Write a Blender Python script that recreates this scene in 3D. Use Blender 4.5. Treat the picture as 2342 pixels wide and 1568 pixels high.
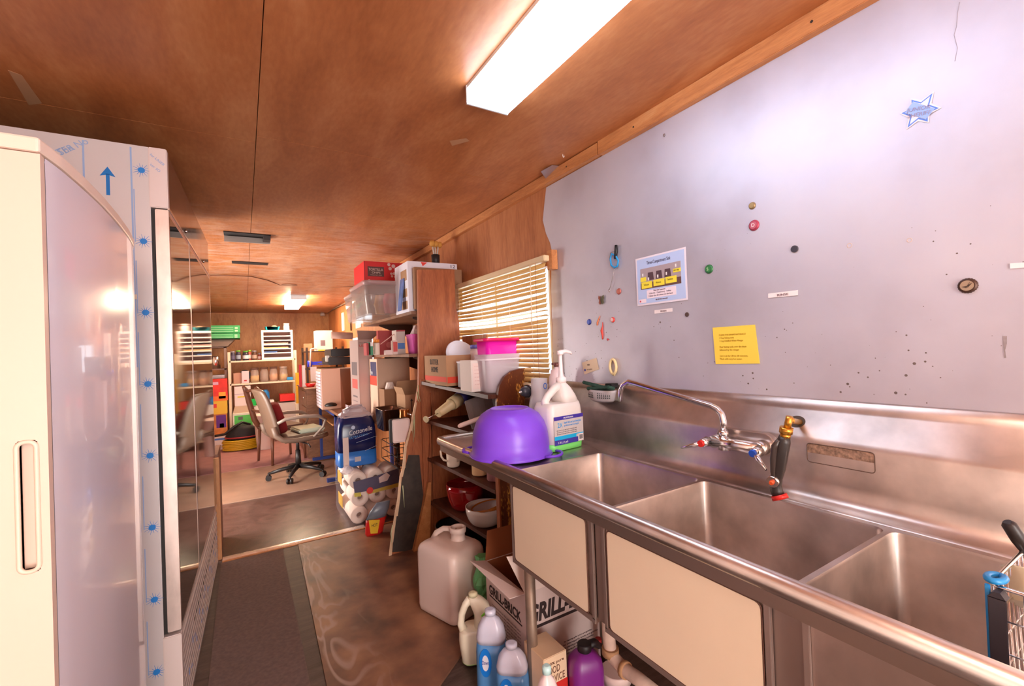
import bpy, bmesh, math, random
from mathutils import Vector, Matrix
random.seed(7)
for o in list(bpy.data.objects): bpy.data.objects.remove(o)
SC = bpy.context.scene; COL = SC.collection
H = 1.37            # height of the camera above the floor; all z below are measured from the camera's height
FL = -H
# ---------------- camera
FPX, CX, CY = 1017.0, 1171.0, 784.0
def cam_axes():
    y, p, r = math.atan(615/1017), math.radians(.55), math.radians(2.2)
    f = Vector((math.sin(y)*math.cos(p), math.cos(y)*math.cos(p), math.sin(p)))
    rt = Vector((math.cos(y), -math.sin(y), 0)); up = rt.cross(f)
    return rt*math.cos(r)-up*math.sin(r), rt*math.sin(r)+up*math.cos(r), f
CR, CU, CF = cam_axes()
cd = bpy.data.cameras.new('camera'); cam = bpy.data.objects.new('camera', cd); COL.objects.link(cam)
cd.sensor_width = 36; cd.lens = FPX/2342*36; cd.clip_start = .02
m = Matrix((CR, CU, -CF)).transposed().to_4x4(); m.translation = (0, 0, H); cam.matrix_world = m
SC.camera = cam
def ray(x, y): return CF + CR*((x-CX)/FPX) - CU*((y-CY)/FPX)
def RX(x, y, v): d = ray(x, y); return d*(v/d.x)      # point of the plane X=v seen at a photo position
def RY(x, y, v): d = ray(x, y); return d*(v/d.y)
def RZ(x, y, v): d = ray(x, y); return d*(v/d.z)
# ---------------- world, exposure
w = bpy.data.worlds.new('world'); SC.world = w; w.use_nodes = True
bg = w.node_tree.nodes['Background']; bg.inputs[0].default_value = (.86, .93, 1, 1); bg.inputs[1].default_value = 2.2
SC.view_settings.view_transform = 'Standard'; SC.view_settings.look = 'None'
SC.view_settings.gamma = 1; SC.view_settings.use_curve_mapping = False
SC.view_settings.exposure = .84
def area(name, loc, sx, sy, power, col, rot=(0, 0, 0)):
    l = bpy.data.lights.new(name, 'AREA'); l.shape = 'RECTANGLE'; l.size = sx; l.size_y = sy; l.energy = power; l.color = col
    o = bpy.data.objects.new(name, l); COL.objects.link(o); o.location = (loc[0], loc[1], loc[2]+H); o.rotation_euler = rot
    return o
area('lamp_fill_front', (.3, -2.70, -.35), 1.3, 1.95, 60, (1, .89, .81), (math.pi/2, 0, 0))  # added fill lamp, set outside an invented doorway behind the camera
area('lamp_fill_side', (-1.1, 4.7, -.35), 1.2, 1.95, 60, (1, .86, .74), (0, -math.pi/2, 0))  # second added fill lamp, outside an invented opening in the left wall
# ---------------- materials
def lin(c):
    c = c/255; return c/12.92 if c <= .04045 else ((c+.055)/1.055)**2.4
_mc = {}
def C(r, g, b, rough=.5, metal=0, var=0, scale=8, bump=0, trans=0, emit=0, spec=None, alpha=1, sub=0, coat=0):
    """plain procedural material from an sRGB colour, with optional noise variation"""
    key = (r, g, b, rough, metal, var, scale, bump, trans, emit, spec, alpha, coat)
    if key in _mc: return _mc[key]
    mt = bpy.data.materials.new('paint_%d_%d_%d' % (r, g, b)); mt.use_nodes = True
    nt = mt.node_tree; p = nt.nodes['Principled BSDF']; col = (lin(r), lin(g), lin(b), 1)
    p.inputs['Base Color'].default_value = col; p.inputs['Roughness'].default_value = rough; p.inputs['Metallic'].default_value = metal
    if trans: p.inputs['Transmission Weight'].default_value = trans
    if spec is not None: p.inputs['Specular IOR Level'].default_value = spec
    if coat: p.inputs['Coat Weight'].default_value = coat
    if alpha < 1: p.inputs['Alpha'].default_value = alpha
    if emit:
        p.inputs['Emission Color'].default_value = col; p.inputs['Emission Strength'].default_value = emit
    if var or bump:
        tc = nt.nodes.new('ShaderNodeTexCoord'); n = nt.nodes.new('ShaderNodeTexNoise'); n.inputs['Scale'].default_value = scale
        n.inputs['Detail'].default_value = 4; nt.links.new(tc.outputs['Object'], n.inputs['Vector'])
        if var:
            mx = nt.nodes.new('ShaderNodeMix'); mx.data_type = 'RGBA'
            mr = nt.nodes.new('ShaderNodeMapRange'); mr.inputs[1].default_value = .3; mr.inputs[2].default_value = .7
            nt.links.new(n.outputs[0], mr.inputs[0]); nt.links.new(mr.outputs[0], mx.inputs[0])
            mx.inputs[6].default_value = tuple(max(0, c*(1-var)) for c in col[:3])+(1,); mx.inputs[7].default_value = tuple(min(1, c*(1+var)) for c in col[:3])+(1,)
            nt.links.new(mx.outputs[2], p.inputs['Base Color'])
        if bump:
            bn = nt.nodes.new('ShaderNodeBump'); bn.inputs['Strength'].default_value = bump; bn.inputs['Distance'].default_value = .01
            nt.links.new(n.outputs[0], bn.inputs['Height']); nt.links.new(bn.outputs[0], p.inputs['Normal'])
    _mc[key] = mt; return mt
def nodes(name):
    mt = bpy.data.materials.new(name); mt.use_nodes = True; return mt, mt.node_tree, mt.node_tree.nodes['Principled BSDF']
def N(nt, typ, **kw):
    n = nt.nodes.new(typ)
    for k, v in kw.items():
        if k.startswith('i'): n.inputs[int(k[1:])].default_value = v
        else: setattr(n, k, v)
    return n
def ramp(nt, stops):
    r = nt.nodes.new('ShaderNodeValToRGB'); e = r.color_ramp.elements
    while len(e) > 1: e.remove(e[-1])
    for i, (p, c) in enumerate(stops):
        x = e[0] if i == 0 else e.new(p)
        x.position = p; x.color = (lin(c[0]), lin(c[1]), lin(c[2]), 1)
    return r
def wood(name, stops, scale=(1, 8, 8), nscale=2.0, rough=.45, bump=.1, distort=1.2, stain=None, fine=.35):
    mt, nt, p = nodes(name); L = nt.links.new
    tc = N(nt, 'ShaderNodeTexCoord'); mp = N(nt, 'ShaderNodeMapping'); mp.inputs['Scale'].default_value = scale
    L(tc.outputs['Object'], mp.inputs[0])
    n1 = N(nt, 'ShaderNodeTexNoise'); n1.inputs['Scale'].default_value = nscale; n1.inputs['Detail'].default_value = 6; n1.inputs['Distortion'].default_value = distort
    L(mp.outputs[0], n1.inputs['Vector'])
    n2 = N(nt, 'ShaderNodeTexNoise'); n2.inputs['Scale'].default_value = nscale*14; n2.inputs['Detail'].default_value = 3
    L(mp.outputs[0], n2.inputs['Vector'])
    ad = N(nt, 'ShaderNodeMix', data_type='FLOAT'); ad.inputs[0].default_value = fine
    L(n1.outputs[0], ad.inputs[2]); L(n2.outputs[0], ad.inputs[3])
    r = ramp(nt, stops); L(ad.outputs[0], r.inputs[0]); out = r.outputs[0]
    if stain: out = stain(nt, tc, out)
    L(out, p.inputs['Base Color']); p.inputs['Roughness'].default_value = rough
    b = N(nt, 'ShaderNodeBump'); b.inputs['Strength'].default_value = bump; b.inputs['Distance'].default_value = .004
    L(n2.outputs[0], b.inputs['Height']); L(b.outputs[0], p.inputs['Normal'])
    return mt
def streaks(nt, tc, base):
    """pale worn veneer streaks on the part of the ceiling past the second seam"""
    L = nt.links.new
    mp = N(nt, 'ShaderNodeMapping'); mp.inputs['Scale'].default_value = (2.2, 9, 1); mp.inputs['Rotation'].default_value = (0, 0, .12); L(tc.outputs['Object'], mp.inputs[0])
    n = N(nt, 'ShaderNodeTexNoise'); n.inputs['Scale'].default_value = 2.6; n.inputs['Detail'].default_value = 7; n.inputs['Distortion'].default_value = .8; L(mp.outputs[0], n.inputs['Vector'])
    mr = N(nt, 'ShaderNodeMapRange'); mr.inputs[1].default_value = .42; mr.inputs[2].default_value = .66; L(n.outputs[0], mr.inputs[0])
    sp = N(nt, 'ShaderNodeSeparateXYZ'); L(tc.outputs['Object'], sp.inputs[0])
    my = N(nt, 'ShaderNodeMapRange'); my.inputs[1].default_value = 2.9; my.inputs[2].default_value = 4.2; L(sp.outputs[1], my.inputs[0])
    m1 = N(nt, 'ShaderNodeMath', operation='MULTIPLY'); L(mr.outputs[0], m1.inputs[0]); L(my.outputs[0], m1.inputs[1])
    m2 = N(nt, 'ShaderNodeMath', operation='MULTIPLY', i1=.55); L(m1.outputs[0], m2.inputs[0])
    mx = N(nt, 'ShaderNodeMix', data_type='RGBA'); mx.inputs[7].default_value = (lin(205), lin(175), lin(160), 1)
    L(m2.outputs[0], mx.inputs[0]); L(base, mx.inputs[6]); return mx.outputs[2]
W_CEIL = wood('ceiling_plywood', [(.3, (160, 92, 50)), (.5, (188, 116, 68)), (.7, (208, 142, 92))], (3.0, .9, 1), 1.6, .42, .05, 1.0, streaks, .3)
W_WALL = wood('wall_plywood', [(.3, (150, 84, 46)), (.5, (186, 116, 70)), (.75, (205, 140, 92))], (3, 3, .6), 1.8, .5, .08)
W_BEAM = wood('pine_trim', [(.3, (176, 106, 58)), (.55, (208, 138, 82)), (.8, (224, 166, 112))], (8, 1, 8), 2, .5)
W_DARK = wood('dark_stained_shelf', [(.3, (62, 30, 20)), (.5, (92, 48, 33)), (.8, (120, 70, 50))], (6, 1, 6), 2, .45)
W_RED = wood('red_brown_board', [(.3, (126, 64, 34)), (.5, (166, 92, 52)), (.75, (194, 118, 72))], (6, 3, .8), 2, .5)
W_PINE = wood('raw_pine', [(.3, (176, 112, 66)), (.6, (210, 150, 100)), (.8, (226, 175, 130))], (6, 6, .8), 2, .6)
W_DESK = wood('desk_veneer', [(.3, (96, 60, 42)), (.6, (140, 96, 70)), (.8, (165, 120, 92))], (1, 6, 6), 2, .5)
W_PLY = None
def floor_ply():
    mt, nt, p = nodes('worn_plywood_sheet'); L = nt.links.new
    tc = N(nt, 'ShaderNodeTexCoord'); mp = N(nt, 'ShaderNodeMapping'); mp.inputs['Scale'].default_value = (3.2, 1.1, 1); L(tc.outputs['Object'], mp.inputs[0])
    n = N(nt, 'ShaderNodeTexNoise'); n.inputs['Scale'].default_value = 1.15; n.inputs['Detail'].default_value = 3; n.inputs['Distortion'].default_value = .7; L(mp.outputs[0], n.inputs['Vector'])
    m1 = N(nt, 'ShaderNodeMath', operation='MULTIPLY', i1=9.0); L(n.outputs[0], m1.inputs[0])
    m2 = N(nt, 'ShaderNodeMath', operation='PINGPONG', i1=.5); L(m1.outputs[0], m2.inputs[0])
    mr = N(nt, 'ShaderNodeMapRange'); mr.inputs[1].default_value = .30; mr.inputs[2].default_value = .44; L(m2.outputs[0], mr.inputs[0])
    n3 = N(nt, 'ShaderNodeTexNoise'); n3.inputs['Scale'].default_value = 5; n3.inputs['Detail'].default_value = 6; L(tc.outputs['Object'], n3.inputs['Vector'])
    r = ramp(nt, [(.3, (92, 62, 50)), (.5, (130, 88, 66)), (.7, (164, 118, 86))]); L(n3.outputs[0], r.inputs[0])
    sp = N(nt, 'ShaderNodeSeparateXYZ'); L(tc.outputs['Object'], sp.inputs[0])
    fx = N(nt, 'ShaderNodeMapRange'); fx.inputs[1].default_value = .52; fx.inputs[2].default_value = .30; L(sp.outputs[0], fx.inputs[0])
    m3 = N(nt, 'ShaderNodeMath', operation='MULTIPLY'); L(mr.outputs[0], m3.inputs[0]); L(fx.outputs[0], m3.inputs[1])
    m4 = N(nt, 'ShaderNodeMath', operation='MULTIPLY', i1=.55); L(m3.outputs[0], m4.inputs[0])
    mx = N(nt, 'ShaderNodeMix', data_type='RGBA'); mx.inputs[7].default_value = (lin(196), lin(168), lin(158), 1)
    L(m4.outputs[0], mx.inputs[0]); L(r.outputs[0], mx.inputs[6]); L(mx.outputs[2], p.inputs['Base Color']); p.inputs['Roughness'].default_value = .45
    return mt
W_PLY = floor_ply()
def speckled_steel():
    mt, nt, p = nodes('galvanised_sheet'); L = nt.links.new
    tc = N(nt, 'ShaderNodeTexCoord')
    n = N(nt, 'ShaderNodeTexNoise'); n.inputs['Scale'].default_value = 2.2; n.inputs['Detail'].default_value = 6; L(tc.outputs['Object'], n.inputs['Vector'])
    r = ramp(nt, [(.3, (190, 183, 192)), (.55, (210, 205, 215)), (.8, (222, 216, 222))]); L(n.outputs[0], r.inputs[0])
    v = N(nt, 'ShaderNodeTexVoronoi'); v.inputs['Scale'].default_value = 48; L(tc.outputs['Object'], v.inputs['Vector'])
    vr = N(nt, 'ShaderNodeMath', operation='MULTIPLY', i1=.16); L(v.outputs['Color'], vr.inputs[0])
    lt = N(nt, 'ShaderNodeMath', operation='LESS_THAN'); L(v.outputs['Distance'], lt.inputs[0])
    sp = N(nt, 'ShaderNodeSeparateXYZ'); L(tc.outputs['Object'], sp.inputs[0])
    mz = N(nt, 'ShaderNodeMapRange'); mz.inputs[1].default_value = .45; mz.inputs[2].default_value = -.2; mz.inputs[3].default_value = .0; mz.inputs[4].default_value = 1.1; L(sp.outputs[2], mz.inputs[0])
    n4 = N(nt, 'ShaderNodeTexNoise'); n4.inputs['Scale'].default_value = 4; L(tc.outputs['Object'], n4.inputs['Vector'])
    sb = N(nt, 'ShaderNodeMath', operation='SUBTRACT', i1=.36); L(n4.outputs[0], sb.inputs[0])
    ml = N(nt, 'ShaderNodeMath', operation='MULTIPLY'); L(sb.outputs[0], ml.inputs[0]); L(mz.outputs[0], ml.inputs[1])
    ms = N(nt, 'ShaderNodeMath', operation='MULTIPLY'); L(ml.outputs[0], ms.inputs[0]); L(vr.outputs[0], ms.inputs[1])
    m5 = N(nt, 'ShaderNodeMath', operation='MULTIPLY', i1=5.5); L(ms.outputs[0], m5.inputs[0]); L(m5.outputs[0], lt.inputs[1])
    mx = N(nt, 'ShaderNodeMix', data_type='RGBA'); mx.inputs[7].default_value = (lin(120), lin(105), lin(100), 1)
    L(lt.outputs[0], mx.inputs[0]); L(r.outputs[0], mx.inputs[6]); L(mx.outputs[2], p.inputs['Base Color'])
    mm = N(nt, 'ShaderNodeMapRange'); mm.inputs[3].default_value = .42; mm.inputs[4].default_value = .56; L(n.outputs[0], mm.inputs[0]); L(mm.outputs[0], p.inputs['Roughness'])
    p.inputs['Metallic'].default_value = .5
    return mt
M_SHEET = speckled_steel()
def brushed(name, rgb, rough=.3, metal=1, sc=(2, 2, 40), var=.15):
    mt, nt, p = nodes(name); L = nt.links.new
    tc = N(nt, 'ShaderNodeTexCoord'); mp = N(nt, 'ShaderNodeMapping'); mp.inputs['Scale'].default_value = sc; L(tc.outputs['Object'], mp.inputs[0])
    n = N(nt, 'ShaderNodeTexNoise'); n.inputs['Scale'].default_value = 3; n.inputs['Detail'].default_value = 5; L(mp.outputs[0], n.inputs['Vector'])
    n2 = N(nt, 'ShaderNodeTexNoise'); n2.inputs['Scale'].default_value = 5; n2.inputs['Detail'].default_value = 5; L(tc.outputs['Object'], n2.inputs['Vector'])
    mr = N(nt, 'ShaderNodeMapRange'); mr.inputs[3].default_value = rough-.08; mr.inputs[4].default_value = rough+.12; L(n2.outputs[0], mr.inputs[0]); L(mr.outputs[0], p.inputs['Roughness'])
    ad = N(nt, 'ShaderNodeMath', operation='ADD'); L(n.outputs[0], ad.inputs[0]); L(n2.outputs[0], ad.inputs[1])
    r = ramp(nt, [(.38, tuple(c*(1-var) for c in rgb)), (.62, tuple(min(255, c*(1+var*.5)) for c in rgb))])
    m2 = N(nt, 'ShaderNodeMath', operation='MULTIPLY', i1=.5); L(ad.outputs[0], m2.inputs[0]); L(m2.outputs[0], r.inputs[0])
    L(r.outputs[0], p.inputs['Base Color']); p.inputs['Metallic'].default_value = metal
    return mt
SS = brushed('stainless_steel', (214, 204, 198), .3)
SSD = brushed('stained_stainless_steel', (208, 194, 186), .36, 1, (3, 3, 3), .14)
CHROME = C(236, 232, 230, .2, 1)
WHITE = C(238, 232, 228, .45); CREAM = C(240, 226, 204, .35, var=.02, scale=3); BLACK = C(22, 20, 20, .45)
CARD = C(178, 134, 98, .8, var=.07, scale=6); CARD_D = C(150, 108, 78, .85, var=.06, scale=6); INK = C(40, 34, 34, .7)
def frosted(r, g, b, a=.75, rough=.35): return C(r, g, b, rough, trans=a)
CLEAR = C(245, 245, 245, .08, trans=1.0, alpha=.35)
FILM = C(240, 232, 238, .1, alpha=.10, spec=1)
# ---------------- mesh helpers
class B:
    def __init__(s): s.bm = bmesh.new(); s.mi = 0
    def _f(s, n0):
        s.bm.faces.ensure_lookup_table()
        for f in s.bm.faces[n0:]: f.material_index = s.mi
    def face(s, pts):
        vs = [s.bm.verts.new(p) for p in pts]; f = s.bm.faces.new(vs); f.material_index = s.mi; return f
    def hexa(s, p):
        """8 corners: bottom ring 0-3, top ring 4-7"""
        v = [s.bm.verts.new(q) for q in p]
        for q in ((3, 2, 1, 0), (4, 5, 6, 7), (0, 1, 5, 4), (1, 2, 6, 5), (2, 3, 7, 6), (3, 0, 4, 7)):
            f = s.bm.faces.new([v[i] for i in q]); f.material_index = s.mi
    def box(s, x0, x1, y0, y1, z0, z1, bev=0, M=None):
        t = bmesh.new(); bmesh.ops.create_cube(t, size=1)
        for v in t.verts: v.co = Vector((x0+(x1-x0)*(v.co.x+.5), y0+(y1-y0)*(v.co.y+.5), z0+(z1-z0)*(v.co.z+.5)))
        if bev: bmesh.ops.bevel(t, geom=t.edges[:], offset=bev, segments=2, affect='EDGES', clamp_overlap=True)
        s.merge(t, M)
    def merge(s, t, M=None):
        mp = {}
        for v in t.verts: mp[v] = s.bm.verts.new(M @ v.co if M else v.co)
        for f in t.faces:
            try:
                g = s.bm.faces.new([mp[v] for v in f.verts]); g.material_index = s.mi; g.smooth = f.smooth
            except ValueError: pass
        t.free()
    def rings(s, rs, cap0=True, cap1=True, smooth=True):
        R = [[s.bm.verts.new(p) for p in r] for r in rs]; n = len(R[0])
        for a, b in zip(R, R[1:]):
            for i in range(n):
                f = s.bm.faces.new((a[i], a[(i+1) % n], b[(i+1) % n], b[i])); f.material_index = s.mi; f.smooth = smooth
        if cap0: f = s.bm.faces.new(R[0][::-1]); f.material_index = s.mi
        if cap1: f = s.bm.faces.new(R[-1]); f.material_index = s.mi
    def tube(s, pts, r, n=8, closed=False):
        pts = [Vector(p) for p in pts]; rr = r if isinstance(r, (list, tuple)) else [r]*len(pts)
        rs = []; up = None
        for i, p in enumerate(pts):
            a = pts[i-1] if i or closed else p; b = pts[(i+1) % len(pts)] if i < len(pts)-1 or closed else p
            d = (b-a).normalized()
            if up is None:
                up = Vector((0, 0, 1)) if abs(d.z) < .9 else Vector((1, 0, 0))
            x = d.cross(up).normalized(); up = x.cross(d).normalized()
            rs.append([p + (x*math.cos(2*math.pi*k/n) + up*math.sin(2*math.pi*k/n))*rr[i] for k in range(n)])
        if closed: rs.append(rs[0]); s.rings(rs, False, False)
        else: s.rings(rs)
    def cyl(s, a, b, r0, r1=None, n=20): s.tube([a, b], [r0, r0 if r1 is None else r1], n)
    def lathe(s, prof, c=(0, 0, 0), n=32, M=None, cap0=True, cap1=True, sx=1, sy=1):
        rs = []
        for r, z in prof:
            ring = [Vector((c[0]+r*sx*math.cos(2*math.pi*k/n), c[1]+r*sy*math.sin(2*math.pi*k/n), c[2]+z)) for k in range(n)]
            rs.append([M @ p for p in ring] if M else ring)
        s.rings(rs, cap0, cap1)
    def prism(s, poly, lo, hi, axis='z', M=None, smooth=False):
        """extrude a 2d polygon; axis x: (y,z) y: (x,z) z: (x,y)"""
        f = {'z': lambda p, t: (p[0], p[1], t), 'y': lambda p, t: (p[0], t, p[1]), 'x': lambda p, t: (t, p[0], p[1])}[axis]
        A = [Vector(f(p, lo)) for p in poly]; Bq = [Vector(f(p, hi)) for p in poly]
        if M: A = [M @ p for p in A]; Bq = [M @ p for p in Bq]
        s.rings([A, Bq], smooth=smooth)
    def sheet(s, grid):
        V = [[s.bm.verts.new(p) for p in r] for r in grid]
        for i in range(len(V)-1):
            for j in range(len(V[0])-1):
                f = s.bm.faces.new((V[i][j], V[i][j+1], V[i+1][j+1], V[i+1][j])); f.material_index = s.mi; f.smooth = True
def rrect(x0, x1, y0, y1, r, n=5):
    out = []
    for cx, cy, a in ((x1-r, y1-r, 0), (x0+r, y1-r, 90), (x0+r, y0+r, 180), (x1-r, y0+r, 270)):
        for k in range(n+1):
            t = math.radians(a+90*k/n); out.append((cx+r*math.cos(t), cy+r*math.sin(t)))
    return out
ORG = {}
def ex(o, label=None, cat=None, group=None, kind=None):
    for k, v in (('label', label), ('category', cat), ('group', group), ('kind', kind)):
        if v: o[k] = v
    return o
def T(name, label, cat, loc, rz=0, group=None, rot=None):
    """a thing: Empty at its base. rz/rot None -> parts given in room coordinates; otherwise local"""
    o = bpy.data.objects.new(name, None); COL.objects.link(o); o.empty_display_size = .05
    o.location = (loc[0], loc[1], loc[2]+H); o.rotation_euler = rot if rot else (0, 0, rz or 0)
    ORG[o] = Vector(loc) if rz is None else Vector((0, 0, 0))
    return ex(o, label, cat, group)
def P(name, b, mats, parent=None, label=None, thick=0, bevel=0, sub=0, recalc=True, loc=None, rot=None):
    """link a part (child of parent) or a free mesh (parent None: room coordinates minus loc)"""
    bm = b.bm
    org = Vector((0, 0, 0))
    if parent is not None:
        q = parent
        while q.parent: q = q.parent
        org = ORG[q]
    elif loc is not None: org = Vector(loc) if rot is None else Vector((0, 0, 0))
    if org.length:
        for v in bm.verts: v.co -= org
    if recalc: bmesh.ops.recalc_face_normals(bm, faces=bm.faces[:])
    me = bpy.data.meshes.new(name); bm.to_mesh(me); bm.free()
    for m_ in (mats if isinstance(mats, (list, tuple)) else [mats]): me.materials.append(m_)
    o = bpy.data.objects.new(name, me); COL.objects.link(o)
    if parent is not None: o.parent = parent
    elif loc is not None: o.location = (loc[0], loc[1], loc[2]+H)
    else: o.location = (0, 0, H)
    if rot is not None: o.rotation_euler = rot
    if thick: md = o.modifiers.new('solid', 'SOLIDIFY'); md.thickness = thick; md.offset = 0
    if bevel: md = o.modifiers.new('bevel', 'BEVEL'); md.width = bevel; md.segments = 2; md.limit_method = 'ANGLE'
    if sub: md = o.modifiers.new('sub', 'SUBSURF'); md.levels = sub; md.render_levels = sub
    if label: o['label'] = label
    return o
def boxp(name, x0, x1, y0, y1, z0, z1, mt, parent=None, bev=.002, label=None):
    b = B(); b.box(x0, x1, y0, y1, z0, z1, bev); return P(name, b, mt, parent, label)
_txt = {}
def text(s, parent, o, size, right, up, mt, name='lettering', extrude=.0004, spacing=1.0, shear=0, width=None, bold=0):
    """lettering as thin mesh; o = lower left corner, right/up directions"""
    cu = bpy.data.curves.new('t', 'FONT'); cu.body = s; cu.size = size; cu.extrude = extrude; cu.space_character = spacing; cu.shear = shear; cu.resolution_u = 3; cu.offset = bold
    t = bpy.data.objects.new('t', cu); COL.objects.link(t); dg = bpy.context.evaluated_depsgraph_get()
    me = bpy.data.meshes.new_from_object(t.evaluated_get(dg)); bpy.data.objects.remove(t); bpy.data.curves.remove(cu)
    right = Vector(right).normalized(); up = Vector(up).normalized()
    if width:
        w0 = max((v.co.x for v in me.vertices), default=1); k = width/w0
    else: k = 1
    q = parent
    while q.parent: q = q.parent
    org = ORG[q]; nn = right.cross(up)
    for v in me.vertices: v.co = Vector(o) - org + right*(v.co.x*k) + up*v.co.y + nn*v.co.z
    me.materials.clear(); me.materials.append(mt)
    ob = bpy.data.objects.new(name, me); COL.objects.link(ob); ob.parent = parent
    return ob
XR = ((0, -1, 0), (0, 0, 1))     # on a surface facing -X
YR = ((1, 0, 0), (0, 0, 1))      # on a surface facing -Y
def copy_tree(o, parent=None):
    c = o.copy(); COL.objects.link(c)
    if parent: c.parent = parent
    for ch in [k for k in bpy.data.objects if k.parent == o and k != c]:
        copy_tree(ch, c)
    ORG[c] = ORG.get(o, Vector((0, 0, 0)))
    return c
def S(name, b, mt, **k):
    o = P(name, b, mt, **k); o['kind'] = 'structure'; return o
# =====================================================================  SETTING
XL, XW, YB, YF, ZC, ZF = -1.0, 1.45, -2.6, 9.3, .93, .80
b = B(); b.box(XL, XW, YB, 3.63, FL-.05, FL)
fm = wood('dark_plank_floor', [(.3, (52, 38, 34)), (.55, (84, 66, 60)), (.8, (110, 88, 80))], (1.5, 14, 1), 2, .5, .25)
S('floor', b, fm)
b = B(); b.box(XL, XW, 3.63, 5.02, FL-.05, FL)
S('floor', b, wood('brown_sheet_floor', [(.3, (66, 44, 38)), (.55, (98, 70, 62)), (.8, (122, 92, 84))], (3, 3, 1), 2.5, .28, .05))
b = B(); b.box(XL, XW, 5.02, 6.4, FL-.05, FL)
S('floor', b, C(158, 124, 104, .35, var=.12, scale=5))
b = B(); b.box(XL, XW, 6.4, YF, FL-.05, FL+.006)
S('floor', b, C(156, 106, 104, .9, var=.1, scale=9, bump=.3))
# ceiling panels with open seams, backed by a dark deck
b = B()
def zc(y): return ZC if y < 5 else ZC-(y-5)*(ZC-ZF)/(YF-5)
g = .0014
def panel(x0, x1, y0, y1):
    for ya, yb in (((y0, 5), (5, y1)) if y0 < 5 < y1 else ((y0, y1),)):
        b.hexa([(x0+g, ya+(g if ya == y0 else 0), zc(ya)), (x1-g, ya+(g if ya == y0 else 0), zc(ya)), (x1-g, yb-(g if yb == y1 else 0), zc(yb)), (x0+g, yb-(g if yb == y1 else 0), zc(yb)),
                (x0+g, ya+g, zc(ya)+.02), (x1-g, ya+g, zc(ya)+.02), (x1-g, yb-g, zc(yb)+.02), (x0+g, yb-g, zc(yb)+.02)])
for x0, x1, ys in ((XL-.1, .072, (YB, -.25, 2.2, 3.85, 5.25, 7.6, YF)), (.072, XW+.1, (YB, -.3, 2.135, 3.85, 5.25, 7.6, YF))):
    for ya, yb in zip(ys, ys[1:]): panel(x0, x1, ya, yb)
b.mi = 1; b.box(XL-.1, XW+.1, YB-.1, 5, ZC+.02, ZC+.05)
b.hexa([(XL-.1, 5, ZC+.02), (XW+.1, 5, ZC+.02), (XW+.1, YF+.1, ZF+.02), (XL-.1, YF+.1, ZF+.02), (XL-.1, 5, ZC+.05), (XW+.1, 5, ZC+.05), (XW+.1, YF+.1, ZF+.05), (XL-.1, YF+.1, ZF+.05)])
S('ceiling', b, [W_CEIL, C(128, 84, 54, .8)])
b = B(); b.box(XL-.08, XL, YB, 4.05, FL, ZC); b.box(XL-.08, XL, 5.35, YF, FL, ZC); b.box(XL-.08, XL, 4.05, 5.35, .68, ZC); S('wall_left', b, C(226, 214, 206, .6, var=.03, scale=2))
b = B(); b.box(XL-.08, XW+.08, YF, YF+.08, FL, ZC)
S('wall_back', b, wood('far_plywood', [(.3, (158, 102, 60)), (.5, (192, 134, 84)), (.75, (212, 158, 108))], (2, 2, .7), 1.5, .45))
b = B(); b.box(XL-.08, -.40, YB-.08, YB, FL, ZC); b.box(1.0, XW+.08, YB-.08, YB, FL, ZC); b.box(-.40, 1.0, YB-.08, YB, .68, ZC); S('wall_front', b, C(214, 200, 190, .7))
b = B(); b.box(-.44, -.40, YB-.09, YB+.01, FL, .72); b.box(1.0, 1.04, YB-.09, YB+.01, FL, .72); b.box(-.40, 1.0, YB-.09, YB+.01, .68, .72); S('added_doorway_1', b, C(236, 228, 220, .5))  # unseen doorway frame and opening, added to let the front fill lamp in
b = B(); b.box(XL-.09, XL+.01, 4.01, 4.05, FL, .72); b.box(XL-.09, XL+.01, 5.35, 5.39, FL, .72); b.box(XL-.09, XL+.01, 4.05, 5.35, .68, .72); S('added_doorway_2', b, C(236, 228, 220, .5))  # unseen left doorway, added as a source for the side fill lamp
# right wall with two window openings
W1 = (1.97, 3.30, -.19, .47); W2 = (5.9, 7.2, -.12, .24)
b = B()
def wallseg(y0, y1, z0, z1): b.box(XW, XW+.08, y0, y1, z0, z1)
wallseg(YB, W1[0], FL, ZC); wallseg(W1[0], W1[1], FL, W1[2]); wallseg(W1[0], W1[1], W1[3], ZC)
wallseg(W1[1], W2[0], FL, ZC); wallseg(W2[0], W2[1], FL, W2[2]); wallseg(W2[0], W2[1], W2[3], ZC); wallseg(W2[1], YF, FL, ZC)
S('wall_right', b, W_WALL)
for i, W in enumerate((W1, W2)):
    b = B(); y0, y1, z0, z1 = W; t = .03
    b.box(XW+.01, XW+.07, y0, y0+t, z0, z1); b.box(XW+.01, XW+.07, y1-t, y1, z0, z1)
    b.box(XW+.01, XW+.07, y0+t, y1-t, z0, z0+t); b.box(XW+.01, XW+.07, y0+t, y1-t, z1-t, z1)
    b.box(XW+.03, XW+.06, (y0+y1)/2-.012, (y0+y1)/2+.012, z0+t, z1-t)
    b.mi = 1; b.box(XW+.045, XW+.049, y0+t, y1-t, z0+t, z1-t)
    S('window_%d' % (i+1), b, [C(235, 232, 228, .5), C(255, 255, 255, .02, trans=1, alpha=.12)])
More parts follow.
